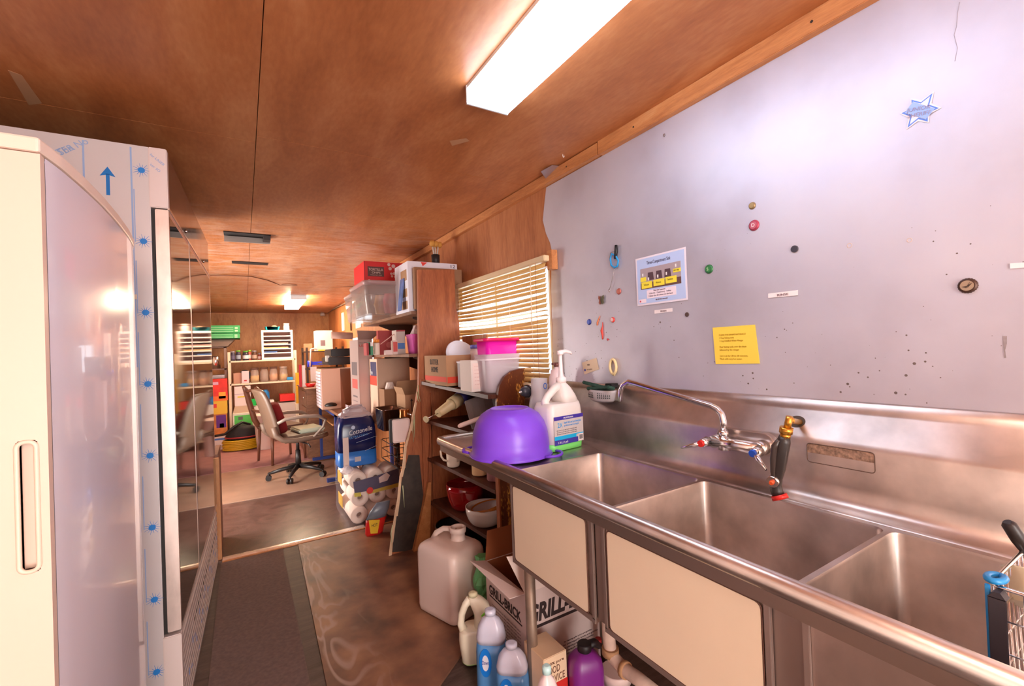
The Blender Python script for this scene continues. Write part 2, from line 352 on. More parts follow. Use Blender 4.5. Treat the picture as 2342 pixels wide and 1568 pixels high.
# trim along the ceiling of the right wall
b = B(); b.box(1.418, XW, YB, 1.52, .868, ZC, .002); b.box(1.418, XW, 1.525, 4.9, .872, ZC-.004, .002)
for y in (.62, -.1, 1.3, 1.75): b.mi = 1; b.cyl((1.42, y, .898), (1.4165, y, .898), .004, n=8)
S('trim_1', b, [W_BEAM, C(50, 35, 28)])
b = B(); b.prism([(3.615, FL), (3.69, FL), (3.69, FL+.004), (3.665, FL+.01), (3.64, FL+.01), (3.615, FL+.004)], -.16, .78, 'x')
S('trim_2', b, brushed('aluminium_strip', (240, 226, 216), .25, .6))
b = B(); b.box(-.16, 1.1, 3.60, 3.618, FL, FL+.006); S('trim_3', b, W_BEAM)
b = B(); b.box(-.2, .85, 5.01, 5.03, FL, FL+.003); S('trim_4', b, C(190, 160, 140, .3, metal=.5))
# rubber mat and plywood sheet
b = B(); b.prism(rrect(-.165, .20, 1.2, 3.59, .01), FL, FL+.004)
ex(P('rubber_mat', b, C(116, 96, 90, .75, var=.18, scale=60, bump=.3), loc=(0, 2.4, FL)), 'dark grey brown ribbed rubber mat on the floor beside the glass cooler', 'mat')
b = B(); b.prism([(.262, 1.30), (.60, 1.80), (.80, 1.80), (1.35, 1.95), (1.35, 3.56), (.30, 3.56)], FL, FL+.012)
bmv = [(.24, 1.45), (.62, 1.72), (.80, 1.86), (1.3, 2.2), (1.3, 3.56), (.30, 3.58)]
b = B(); b.prism(bmv, FL, FL+.010)
ex(P('plywood_sheet', b, W_PLY), 'worn brown plywood sheet with pale wavy grain lying on the floor', 'board')
# =====================================================================  BIG APPLIANCES, LEFT
def fridge():
    t = T('refrigerator', 'cream white refrigerator with bowed door and recessed side handle, left edge', 'refrigerator', (-.6, 1.4, FL), None)
    z0, z1 = FL+.03, .336
    ivory = C(228, 196, 178, .35, var=.015, scale=4, spec=.6); door = C(226, 216, 224, .22, spec=.7, coat=.4)
    prof = [(-.268, 1.0), (-.262, 1.05), (-.256, 1.15), (-.2525, 1.28), (-.254, 1.42), (-.259, 1.56), (-.268, 1.68), (-.280, 1.745), (-.296, 1.78), (-.33, 1.79)]
    pr = [Vector((a, c, 0)) for a, c in prof]; fine = []
    for i in range(len(pr)-1):
        a0, a1, a2, a3 = pr[max(i-1, 0)], pr[i], pr[i+1], pr[min(i+2, len(pr)-1)]
        for k in range(5):
            u = k/5; q = .5*((2*a1)+(a2-a0)*u+(2*a0-5*a1+4*a2-a3)*u*u+(3*a1-a0-3*a2+a3)*u**3); fine.append((q.x, q.y))
    fine = [(-.2675, 1.0035)]+fine[1:]+[prof[-1]]
    b = B(); b.sheet([[(q[0], q[1], z) for q in fine] for z in (z0, z1)]); b.prism([(-.33, 1.018), (-.272, 1.018)]+[(q[0]-.0006, q[1]) for q in fine if q[1] > 1.02], z0, z1); P('door', b, door, t)
    # near door edge strip with the pocket handle: built around the pocket opening
    x0, x1, h0, h1 = -.330, -.268, -.318, -.118; hx0, hx1 = -.302, -.282
    s = B()
    for q in ((x0, hx0, z0, z1), (hx1, x1, z0, z1), (hx0, hx1, z0, h0), (hx0, hx1, h1, z1)): s.box(q[0], q[1], .985, 1.003, q[2], q[3])
    ds = P('door_edge', s, ivory, t)
    r = B(); pts = rrect(hx0-.001, hx1+.001, h0, h1, .009, 4); r.tube([(p[0], .984, p[1]) for p in pts], .0035, 6, True)
    r.box(hx0, hx1, 1.000, 1.004, h0, h1); r.box(hx0-.002, hx0, .985, 1.014, h0, h1); r.box(hx1, hx1+.002, .985, 1.014, h0, h1); r.box(hx0, hx1, .985, 1.014, h0-.002, h0); r.box(hx0, hx1, .985, 1.014, h1, h1+.002)
    P('handle', r, C(236, 204, 184, .35), t)
    c = B(); c.prism([(-.335, .982), (-.268, .982)]+[(p[0]+.003, p[1]) for p in prof[1:]], z1+.002, z1+.026); P('door_cap', c, C(234, 206, 188, .35), t, bevel=.004)
    b = B(); b.box(-.341, -.331, .99, 1.78, z0, z1); P('gasket', b, C(214, 190, 172, .6), t)
    b = B(); b.box(-.98, -.342, .99, 1.78, z0, z1+.024, .006); P('body', b, ivory, t)
    b = B(); b.box(-.95, -.30, 1.02, 1.75, FL, FL+.03); P('base', b, C(60, 56, 54), t)
    b = B(); b.box(-.30, -.280, 1.791, 1.797, .195, .21); P('hinge', b, C(190, 170, 150, .4, .5), t)
fridge()
def cooler():
    L0, HT = 1.56, 2.15
    t = T('merchandiser_cooler', 'tall stainless glass door cooler still wrapped in printed protective film', 'cooler', (-.222, 2.05, FL), math.radians(-1.5))
    film = C(214, 206, 206, .3, metal=.25, var=.03, scale=3); blue = C(40, 120, 190, .5); lblue = C(150, 172, 212, .5)
    b = B(); b.box(-.70, -.052, 0, .03, .02, HT, .002); sp = P('side_panel', b, film, t)
    # printed film on the side panel facing the room
    d = B(); y = -.0012
    for x in (-.233, -.106): d.box(x, x+.005, y, 0, 1.35, HT-.01)
    for k in range(8): d.box(-.099, -.096, y, 0, 1.80-.2575*k, 1.99-.2575*k)
    P('film_print', d, lblue, sp)
    for k in range(8):
        d = B(); cz = 2.061-.2575*k; d.lathe([(.0105, 0), (.0105, .0008)], n=10, M=Matrix.Translation((-.075, y+.001, cz)) @ Matrix.Rotation(math.pi/2, 4, 'X'))
        for a in range(14):
            th = a*math.tau/14; r0, r1 = .009, (.021 if a % 2 else .026)
            p0 = Vector((-.075+r0*math.cos(th), y, cz+r0*math.sin(th))); p1 = Vector((-.075+r1*math.cos(th), y, cz+r1*math.sin(th))); n = Vector((-math.sin(th), 0, math.cos(th)))*.0008
            d.hexa([p0-n, p1-n*.3, p1+n*.3, p0+n]+[q+Vector((0, .001, 0)) for q in (p0-n, p1-n*.3, p1+n*.3, p0+n)])
        P('laser_burst_print', d, C(30, 124, 206, .5), sp)
    a = B(); ax, az = -.168, 2.058
    a.prism([(ax, az), (ax-.021, az-.034), (ax, az-.028), (ax+.021, az-.034)], -.0014, 0, 'y'); a.box(ax-.005, ax+.005, -.0014, 0, az-.10, az-.025); P('arrow_mark', a, C(0, 112, 190, .5), sp)
    dr = (.8, 0, .6); du = (-.6, 0, .8)
    text('LASER', sp, (-.315, -.001, 2.055), .03, dr, du, lblue); text('The No', sp, (-.29, -.001, 2.075), .03, dr, du, lblue)
    b = B(); b.box(-.0545, 0, -.004, .03, 1.93, HT, .003); cap = P('corner_cap', b, C(224, 206, 202, .35, metal=.2), t)
    text('for LASER', cap, (-.05, -.005, 2.12), .0125, (.75, 0, -.66), (.66, 0, .75), lblue); text("'cer SO", cap, (-.052, -.005, 2.085), .0125, (.75, 0, -.66), (.66, 0, .75), lblue)
    b = B(); b.box(-.0545, 0, -.004, .03, .02, .372, .003); P('lower_cap', b, C(226, 208, 202, .35, metal=.2), t)
    b = B(); b.box(-.052, -.040, .008, .03, .378, 1.925); P('door_gap', b, C(34, 28, 26, .6), t)
    b = B(); b.box(-.70, -.012, .035, L0, .37, .395); b.box(-.70, -.012, .035, L0, 1.90, HT-.03); b.box(-.70, -.68, .035, L0, .395, 1.90); b.box(-.70, -.012, L0, L0+.03, .02, HT); P('body', b, [C(70, 62, 60, .3, 1)], t)
    for z in (.75, 1.1, 1.45):
        w_ = B()
        for k in range(30): w_.cyl((-.66, .06+k*.05, z), (-.07, .06+k*.05, z), .0025, n=5)
        for x in (-.66, -.36, -.07): w_.cyl((x, .05, z-.004), (x, L0-.03, z-.004), .004, n=5)
        P('wire_shelf', w_, C(70, 66, 64, .5, .8), t)
    steel = brushed('door_steel', (228, 206, 196), .38, .8, (6, 6, 2), .12)
    for (y0, y1) in ((-.002, .545), (.555, L0)):
        dd = B(); f = .045
        dd.box(-.040, 0, y0, y0+.022, .385, 1.925, .002)
        dd.box(-.040, 0, y1-.02, y1, .385, 1.925, .002); dd.box(-.040, 0, y0+.02, y1-.02, .385, .43); dd.box(-.040, 0, y0+.02, y1-.02, 1.89, 1.925)
        dp = P('door', dd, steel, t)
        gl = B(); gl.box(-.006, .0005, y0+.018, y1-.016, .40, 1.905)
        P('glass_pane', gl, C(30, 20, 18, .05, spec=.35), dp)
    b = B(); b.box(-.04, -.003, 0, L0, 1.932, HT, .002); fs = P('fascia', b, brushed('mirror_fascia', (150, 122, 104), .12, 1, (2, 2, 8), .12), t)
    s = B(); s.box(-.003, .003, .0, L0, 1.926, 1.934)
    for y in (.42, 1.15): s.cyl((.0, y, 1.95), (.01, y, 1.95), .008, n=10)
    P('fascia_trim', s, CHROME, t)
    k = B(); k.box(-.012, -.006, .03, L0, .0, .36)
    for i in range(11): k.box(-.006, -.001, .03, L0, .015+i*.031, .035+i*.031, .002)
    kg = P('kick_grille', k, C(214, 202, 198, .35, metal=.2), t)
    k = B()
    for i in range(16): k.box(-.001, .0002, .35+i*.07, .372+i*.07, .235, .25)
    P('grille_slot', k, C(30, 26, 26), kg)
    k = B()
    for i in range(12): k.box(-.001, .0004, .1+i*.12, .13+i*.12, .05+.06*(i % 3), .055+.06*(i % 3)); k.box(-.001, .0004, .16+i*.12, .17+i*.12, .12+.06*(i % 2), .145+.06*(i % 2))
    P('film_print', k, C(120, 140, 190, .5), kg)
cooler()
b = B(); b.box(-.205, -.163, 3.66, 3.70, FL, -.68, .002); b.mi = 1; b.box(-.198, -.17, 3.70, 4.1, FL, -.66, .002)
ex(P('divider_board', b, [W_PINE, W_DESK], loc=(-.18, 3.63, FL)), 'low upright raw wood divider board at the far end of the glass cooler', 'board')
# =====================================================================  CEILING
def fixture(label, x0, x1, y0, y1, zt, zb, on, slope=0):
    cx, cy = (x0+x1)/2, (y0+y1)/2
    t = T('ceiling_light', label, 'ceiling light', (cx, cy, zt), 0, rot=(slope, 0, 0)); w2, l2, h = (x1-x0)/2, (y1-y0)/2, zt-zb
    b = B(); b.box(-w2, w2, -l2, l2, -.012, 0); P('housing', b, C(236, 236, 236, .5), t)
    b = B(); b.box(-w2, w2, -l2+.006, l2-.006, -h, -h+.006, .0015); b.box(-w2, -w2+.004, -l2+.006, l2-.006, -h, -.012); b.box(w2-.004, w2, -l2+.006, l2-.006, -h, -.012)
    P('diffuser', b, C(on[0], on[1], on[2], .4, emit=on[3]), t)
    for s_ in (-1, 1):
        b = B(); b.box(-w2-.002, w2+.002, min(s_*l2, s_*(l2-.008)), max(s_*l2, s_*(l2-.008)), -h-.003, 0, .001); P('end_cap', b, C(225, 232, 236, .4), t)
fixture('near fluorescent ceiling light with a long glowing wraparound diffuser', .70, .865, .19, 1.405, ZC, .866, (222, 237, 255, 6))
fixture('added ceiling light for fill, unseen behind the camera position', .18, .42, -2.1, -.9, ZC, .866, (255, 234, 218, 20))  # unseen fixture added to brighten the room from behind the camera
fixture('far small ceiling light glowing warm over the office end of the room', .60, .80, 7.0, 8.15, zc(7.57), zc(7.57)-.07, (255, 232, 196, 34), -math.atan((ZC-ZF)/4.3))
def vent(label, y, x0, x1, flap):
    t = T('ceiling_vent', label, 'vent', ((x0+x1)/2, y, ZC-.001), None)
    b = B(); b.box(x0, x1, y, y+.12, ZC-.006, ZC-.001); P('opening', b, C(34, 26, 24, .8), t)
    if flap:
        b = B(); b.hexa([(x0, y+.10, ZC-.055), (x1, y+.10, ZC-.05), (x1, y+.104, ZC-.05), (x0, y+.104, ZC-.055), (x0, y+.12, ZC-.004), (x1, y+.12, ZC-.004), (x1, y+.124, ZC-.004), (x0, y+.124, ZC-.004)]); P('flap', b, C(206, 196, 188, .5), t)
        b = B(); b.box(x1-.05, x1-.002, y+.01, y+.09, ZC-.04, ZC-.006); P('bracket', b, C(50, 44, 44), t)
vent('nearer slot vent in the ceiling with a hinged grey metal flap', 3.84, -.10, .205, True)
vent('farther narrow dark slot vent in the ceiling without a flap', 5.0, -.07, .235, False)
# small ceiling bits
b = B(); p = RZ(1287, 352, ZC); b.tube([p+Vector((0, 0, -.001)), p+Vector((0, 0, -.010)), p+Vector((.004, 0, -.016)), p+Vector((.008, 0, -.012)), p+Vector((.007, 0, -.006))], .0016, 6)
ex(P('cup_hook', b, WHITE), 'tiny white cup hook screwed into the ceiling above the metal wall sheet', 'hook')
b = B(); q = [RZ(1237, 392, .915), RZ(1262, 378, .925), RZ(1284, 380, .925), RZ(1248, 408, .90)]
b.face(q); ex(P('metal_flap', b, C(190, 180, 190, .3, metal=.7), thick=.002), 'bent silver sheet metal scrap stuck between ceiling and pine trim', 'metal scrap')
b = B(); q = [RZ(1160, 452, .926), RZ(1185, 436, .926), RZ(1204, 437, .926), RZ(1176, 456, .926)]
b.face(q); ex(P('tape_patch', b, C(186, 150, 140, .6), thick=.002), 'grey tape patch on the ceiling near the trim by the seam', 'tape')
for q4, lb_ in ((((18, 160), (50, 172), (96, 236), (66, 240)), 'pale rectangular tape mark on the ceiling at the upper left'), (((1028, 322), (1066, 316), (1074, 322), (1034, 333)), 'faint pale smudge patch on the ceiling below the near light')):
    b = B(); q = [RZ(x, y, ZC-.0006) for x, y in q4]; b.rings([q, [v-Vector((0, 0, .0006)) for v in q]], smooth=False); ex(P('tape_mark', b, C(196, 148, 110, .6)), lb_, 'tape')
b = B(); pts = [RZ(x, y, zc(6)-.006) for x, y in ((455, 630), (520, 629), (575, 632), (610, 640), (650, 655), (690, 660), (740, 658), (790, 655), (840, 654))]
b.tube(pts, .005, 6); ex(P('ceiling_cable', b, C(110, 66, 44, .6)), 'thin brown cable sagging across the middle of the ceiling', 'cable')
b = B(); c0 = RZ(662, 651, zc(6.1)-.002); b.lathe([(.09, -.006), (.09, 0)], (c0.x, c0.y, c0.z), 20); ex(P('ceiling_disc', b, C(150, 104, 80, .6)), 'round brown flat cover plate on the ceiling behind the cable', 'cover plate')
# =====================================================================  RIGHT WALL SHEET AND WHAT HANGS ON IT
b = B(); xs = 1.446
edge = [(1.965, .868), (1.985, .80), (2.01, .70), (1.985, .62), (1.95, .56), (1.935, .50), (1.945, .46), (1.958, .3), (1.962, 0), (1.965, -.25)]
b.prism(edge+[(-2.4, -.25), (-2.4, .868)], xs, XW-.0005, 'x')
SH = T('steel_wall_sheet', 'large galvanised metal sheet with dirt specks covering the wall above the sink', 'metal sheet', (XW, 0, 0), 0); ORG[SH] = Vector((XW, 0, 0)); P('sheet', b, M_SHEET, SH)
for x, y, rr in ((1943, 561, .006), (2080, 549, .005)):
    b = B(); c = RX(x, y, xs-.0004); b.tube([(xs-.0004, c.y+rr*math.cos(a*.524), c.z+rr*math.sin(a*.524)) for a in range(12)], .0006, 4, True); P('rust_ring', b, C(222, 192, 168, .8), SH)
b = B(); q = [RX(x, y, xs-.0004) for x, y in ((2294, 768), (2303, 768), (2303, 785), (2299, 800), (2301, 818), (2297, 818), (2295, 795))]; b.rings([q, [v-Vector((.0004, 0, 0)) for v in q]], smooth=False); P('grey_smudge', b, C(150, 136, 136, .8, var=.2, scale=80), SH)
for pts in (((2188, 60), (2182, 80), (2190, 110), (2184, 140)), ((2195, 5), (2190, 30), (2188, 60))):
    b = B(); b.tube([RX(x, y, xs-.0004) for x, y in pts], .0006, 4); P('scratch', b, C(170, 160, 170, .7), SH)
XS = xs
def disc_mag(px, py, r, col, label, face=None, h=.006, name='bottle_cap_magnet', cat='magnet', crimp=True, grp=None, pattern=None):
    c = RX(px, py, XS-.002); t = T(name, label, cat, (XS, c.y, c.z), 0, grp)
    b = B(); M = Matrix.Rotation(-math.pi/2, 4, 'Y'); n = 42
    if crimp:
        rs = []
        for rr, z in ((r*1.06, 0), (r*1.04, h*.35), (r*.93, h*.75), (r*.8, h)):
            rs.append([M @ Vector(((rr*(1+(.04 if k % 2 else -.03)*(1-z/h)))*math.cos(k*math.tau/n), (rr*(1+(.04 if k % 2 else -.03)*(1-z/h)))*math.sin(k*math.tau/n), z)) for k in range(n)])
        b.rings(rs)
    else: b.lathe([(r, 0), (r, h*.8), (r*.9, h)], n=24, M=M)
    P('cap', b, C(*col), t)
    if face:
        b = B(); b.lathe([(r*.72, h), (r*.72, h+.0006)], n=24, M=M); P('face', b, C(*face), t)
    if pattern: pattern(t, r, h)
    return t
disc_mag(1720, 470, .011, (150, 122, 84, .4, .6), 'small brass bottle cap magnet, highest of the round magnets on the metal sheet', (176, 150, 104, .4, .5))
def pat_letters(t, r, h): text('D', t, (-h-.0012, r*.38, -r*.32), r*1.0, *XR, C(244, 226, 222, .5), 'emblem')
disc_mag(1724, 515, .0165, (170, 60, 80, .4, .3), 'red and pink bottle cap magnet just below the small brass one', (196, 104, 120, .4, .2), pattern=pat_letters)
disc_mag(1817, 569, .0105, (70, 66, 74, .5, .3), 'plain round grey magnet right of and below the red bottle cap', None, .004, 'round_magnet', crimp=False)
disc_mag(1571, 719, .0085, (92, 72, 66, .5, .3), 'tiny round brown magnet below the sink instruction poster', None, .004, 'round_magnet', crimp=False)
def pat_green(t, r, h): text('S', t, (-h-.0012, r*.35, -r*.35), r*1.0, *XR, C(190, 214, 160, .5), 'emblem')
disc_mag(1621, 615, .0155, (52, 112, 66, .35, .3), 'green bottle cap magnet between the poster and the red cap', (70, 140, 84, .3, .2), pattern=pat_green)
def pat_boat(t, r, h):
    b = B(); x = -h-.0012; k = r*.62
    b.prism([(-k*.1, -k*.5), (-k*.95, k*.55), (-k*.15, k*.1)], x, x+.0012, 'x'); b.prism([(k*.9, -k*.2), (k*.1, -k*.55), (-k*.6, k*.85), (-k*.05, -k*.05)], x, x+.0012, 'x'); P('ship_emblem', b, C(74, 56, 44, .5), t)
disc_mag(2213, 653, .0165, (74, 48, 36, .4, .4), 'large brown bottle cap magnet with a ship emblem, far right on the sheet', (176, 150, 124, .4, .3), .007, pattern=pat_boat)
disc_mag(1415, 666, .013, (178, 96, 84, .4, .3), 'reddish brown bottle cap magnet left of the poster, below the scissors', (196, 120, 104, .4, .2))
disc_mag(1347, 736, .0135, (44, 58, 140, .3, .3), 'dark blue bottle cap magnet, leftmost on the metal sheet', (60, 80, 170, .3, .2))
disc_mag(1401, 731, .0115, (222, 60, 48, .4, .2), 'bright red and white oval magnet near the insect magnets', (236, 200, 196, .5))
# butterfly magnet
def butterfly():
    c = RX(1376, 685, XS-.003); t = T('butterfly_magnet', 'small brown and green butterfly shaped magnet left of the reddish cap', 'magnet', (XS, c.y, c.z), 0)
    for s_, col in ((1, (156, 84, 62)), (-1, (96, 92, 66))):
        b = B(); b.prism([(0, .0), (s_*.006, .014), (s_*.016, .020), (s_*.019, .008), (s_*.013, -.002), (s_*.017, -.014), (s_*.009, -.022), (s_*.002, -.012)], -.007, -.004, 'x'); P('wing', b, C(*col), t)
    b = B(); b.tube([(-.008, 0, .016), (-.008, 0, 0), (-.008, 0, -.020)], [.0018, .003, .0015], 8); b.cyl((-.006, 0, 0), (0, 0, 0), .004, n=8); P('body', b, C(70, 60, 44), t)
butterfly()
def squiggle(pts, r, col, name, label):
    b = B(); q = [RX(x, y, XS-.003) for x, y in pts]; b.tube(q, r, 6); c = q[0]
    ex(P(name, b, C(*col), loc=(XS-.003, c.y, c.z)), label, 'magnet')
squiggle([(1372, 722), (1369, 730), (1366, 738), (1366, 744)], [.0015, .003, .004, .003], (226, 130, 84), 'lizard_magnet', 'small orange curved magnet beside the blue bottle cap')
squiggle([(1378, 736), (1378, 746), (1376, 756), (1378, 766), (1378, 776)], [.0012, .0025, .006, .005, .002], (214, 70, 54), 'lizard_magnet', 'slim red wavy magnet hanging lowest below the insect magnets')
squiggle([(1389, 775), (1391, 777)], [.004, .004], (206, 64, 70), 'bead_magnet', 'tiny pink red dot magnet above the business card')
# multi tool / scissors clipped on the sheet
def tool():
    c = RX(1405, 570, XS); t = T('key_clip', 'black clip with bright blue loop and thin chain hung on the metal sheet', 'clip', (XS, c.y, c.z), None)
    X = XS-.008
    b = B(); b.tube([RX(1409, 560, X), RX(1409, 575, X), RX(1407, 592, X)], [.006, .008, .006], 8); P('clip', b, BLACK, t)
    b = B(); b.tube([RX(x, y, X) for x, y in ((1399, 580), (1396, 592), (1398, 606), (1405, 612), (1412, 608), (1414, 596), (1409, 586))], .0042, 8, True); P('loop', b, C(30, 150, 214, .35), t)
    b = B(); b.tube([RX(x, y, X) for x, y in ((1405, 574), (1396, 578), (1394, 590), (1397, 600))], .0012, 6); b.tube([RX(x, y, X) for x, y in ((1406, 610), (1402, 630), (1396, 655), (1393, 663))], .0013, 6); P('chain', b, C(170, 165, 165, .3, 1), t)
    b = B(); b.tube([RX(x, y, X) for x, y in ((1391, 664), (1393, 661), (1396, 664), (1394, 668))], .0012, 6, True); P('ring', b, CHROME, t)
tool()
def paper(name, label, cat, cs, mt, off=.0015, th=.0008):
    q = [RX(x, y, XS-off) for x, y in cs]; c = sum(q, Vector())/4
    t = T(name, label, cat, (XS-off, c.y, c.z), None); b = B()
    b.rings([[p for p in q], [p-Vector((th, 0, 0)) for p in q]], smooth=False); sh = P('sheet', b, mt, t); return t, sh
# three compartment sink poster
def poster():
    y0, y1, z0, z1 = 1.342, 1.090, .154, .355     # left, right, bottom, top
    t = T('instruction_poster', 'laminated blue instruction poster about a three compartment sink', 'poster', (XS, 1.21, .25), None)
    def F(u, v, d=0): return Vector((XS-.0025-d, y0+(y1-y0)*u, z0+(z1-z0)*v))
    def R(name, u0, u1, v0, v1, mt, d, par=None, mi=None):
        b = B(); p = [F(u0, v0, d), F(u1, v0, d), F(u1, v1, d), F(u0, v1, d)]; b.rings([p, [q-Vector((.0005, 0, 0)) for q in p]], smooth=False); return P(name, b, mt, par or t)
    R('laminate', 0, 1, 0, 1, C(238, 226, 232, .15), 0); R('blue_field', .03, .97, .035, .965, C(190, 206, 240, .25), .0006)
    R('photo', .10, .90, .33, .76, C(176, 158, 160, .3), .0012); R('photo_shadow', .10, .90, .33, .46, C(110, 80, 74, .3), .0016)
    b = B()
    for u in (.25, .42, .59):
        p = [F(u, .50, .0018), F(u+.13, .50, .0018), F(u+.115, .66, .0018), F(u+.012, .66, .0018)]; b.rings([p, [q-Vector((.0003, 0, 0)) for q in p]], smooth=False)
    P('sink_bowls', b, C(92, 70, 76, .3), t)
    for u0, u1, v0, v1 in ((.12, .34, .345, .48), (.37, .59, .36, .49), (.61, .82, .37, .50), (.10, .22, .49, .58), (.76, .90, .56, .63)): R('yellow_note', u0, u1, v0, v1, C(246, 226, 70, .4), .0022)
    for u, v in ((.26, .50), (.45, .52), (.62, .54), (.14, .60), (.80, .66)): R('arrow', u, u+.025, v, v+.06, WHITE, .0026)
    R('text_box', .22, .80, .13, .30, C(244, 226, 232, .4), .0012); R('logo_box', .05, .20, .05, .13, C(244, 226, 232, .4), .0012)
    text('Three-Compartment Sink', t, F(.24, .83, .0015), .02, *XR, C(90, 84, 110, .6), width=.12)
    for s_, u, v in (('Wash', .17, .40), ('Rinse', .42, .41), ('Sanitize', .65, .43), ('Air dry', .77, .585)): text(s_, t, F(u, v, .003), .010, *XR, C(120, 100, 40, .6), width=.026)
    for s_, u, v, wd in (('Wash Sink Equipment', .36, .265, .06), ('Chlorine   Quaternary   Iodine', .27, .215, .11), ('Follow the directions on the label', .26, .16, .12), ('mix with clean warm water', .40, .075, .06)): text(s_, t, F(u, v, .002), .009, *XR, C(130, 110, 120, .6), width=wd)
    b = B(); c = F(.08, .09, .0022); b.lathe([(.004, 0), (.004, .0004)], n=12, M=Matrix.Translation(c) @ Matrix.Rotation(-math.pi/2, 4, 'Y')); P('logo', b, C(200, 60, 80), t)
poster()
t, sh = paper('yellow_note', 'yellow paper note with typed lines taped on the metal sheet above the sink', 'note', [(1630, 749), (1727, 742), (1738, 831), (1637, 832)], C(250, 216, 80, .6))
for i, (s_, wd) in enumerate((('CLEAN THE DRAINS NATURALLY', .098), ('1 Cup Baking soda', .055), ('1 Cup Distilled White Vinegar', .088), ('', 0), ('Pour baking soda over the drain', .098), ('followed by the vinegar', .072), ('', 0), ('Let it sit for 20 to 30 minutes.', .102), ('Flush with very hot water.', .082))):
    if s_: text(s_, t, (XS-.0028, .968, .012-.0105*i), .0085, *XR, C(196, 150, 30, .7), width=wd)
def lab(cs, s_, label, wd):
    t, sh = paper('wall_label', label, 'label', cs, C(246, 232, 230, .5)); q = RX(*cs[3], XS-.003); p = RX(*cs[2], XS-.003)
    w0 = abs(q.y-p.y)
    if s_: text(s_, t, (XS-.003, q.y-(w0-wd)/2, (q.z+p.z)/2+.003), .010, *XR, C(120, 90, 95, .6), width=wd)
lab([(1757, 671), (1825, 663), (1825, 675), (1757, 681)], 'RINSE', 'white strip label reading RINSE on the metal sheet', .034)
lab([(1497, 709), (1538, 704), (1538, 712), (1497, 717)], 'WASH', 'small white strip label just below the sink poster', .03)
lab([(2310, 602), (2350, 599), (2350, 611), (2310, 614)], '', 'plain pale strip label cut by the right edge of the picture', .03)
t, sh = paper('business_card', 'cream business card with blue dot stuck crookedly near the sponge basket', 'card', [(1331, 829), (1364, 818), (1370, 844), (1337, 856)], C(232, 208, 176, .6))
text('Milk', t, RX(1343, 836, XS-.003), .012, (0, -1, .1), (0, .1, 1), C(110, 90, 80), width=.02); text('order by phone', t, RX(1342, 846, XS-.003), .009, (0, -1, .1), (0, .1, 1), C(150, 128, 110), width=.04)
b = B(); c = RX(1338, 846, XS-.003); b.lathe([(.006, 0), (.006, .0005)], n=12, M=Matrix.Translation(c) @ Matrix.Rotation(-math.pi/2, 4, 'Y')); P('blue_dot', b, C(40, 60, 150), t)
# jar ring
b = B(); c = RX(1402, 838, XS-.008); b.tube([(XS-.008, c.y+.020*math.cos(a*.524), c.z+.034*math.sin(a*.524)) for a in range(12)], .0065, 8, True)
b.cyl((XS-.008, c.y, c.z-.036), (XS, c.y, c.z-.036), .006, n=8)
ex(P('oval_ring', b, C(240, 216, 160, .4), loc=(XS, c.y, c.z)), 'cream oval plastic ring hung above the faucet spout', 'ring')
# star sticker
def star():
    c = RX(2106, 252, XS-.001); t = T('star_sticker', 'six pointed blue and white badge sticker, high on the metal sheet', 'sticker', (XS-.001, c.y, c.z), None)
    tips = [(2133, 213), (2148, 247), (2122, 278), (2076, 292), (2062, 259), (2085, 228)]
    cc = Vector((0, 0, 0)); q = [RX(x, y, XS-.0015) for x, y in tips]
    for p in q: cc += p/6
    def starpts(k, inner, d):
        out = []
        for i in range(6):
            a = cc+(q[i]-cc)*k; m_ = cc+((q[i]+q[(i+1) % 6])/2-cc)*inner*k; out += [a-Vector((d, 0, 0)), m_-Vector((d, 0, 0))]
        return out
    for k, inn, d, col, nm in ((1.12, .66, 0, (244, 226, 226), 'border'), (1.0, .60, .0005, (84, 130, 220), 'blue_star'), (.82, .60, .001, (226, 222, 238), 'white_star')):
        b = B(); p = starpts(k, inn, d); b.rings([p, [v-Vector((.0004, 0, 0)) for v in p]], smooth=False); P(nm, b, C(*col, .35), t)
    b = B(); d = Vector((.0016, 0, 0)); 
    p = [cc+(q[5]-cc)*.8-d, cc+(q[1]-cc)*.8-d, cc+(q[2]-cc)*.8-d, cc+(q[4]-cc)*.8-d]; b.rings([p, [v-Vector((.0004, 0, 0)) for v in p]], smooth=False); P('blue_band', b, C(150, 180, 236, .4), t)
    text('JUNIOR', t, cc+Vector((-.0024, .024, .006)), .013, (0, -1, -.22), (0, -.22, 1), C(150, 140, 170), width=.045); text('SHERIFF', t, cc+Vector((-.0024, .024, -.008)), .013, (0, -1, -.22), (0, -.22, 1), C(150, 140, 170), width=.045)
star()
b = B(); c = RX(1519, 309, XS-.002); b.tube([(XS-.002, c.y+.004*math.cos(a), c.z+.006*math.sin(a)) for a in (0, 1.2, 2.4, 3.6, 4.8)], .0012, 6, True)
ex(P('wire_ring', b, C(150, 130, 120, .4, 1), loc=(XS, c.y, c.z)), 'tiny wire ring high on the sheet below the pine trim', 'ring')
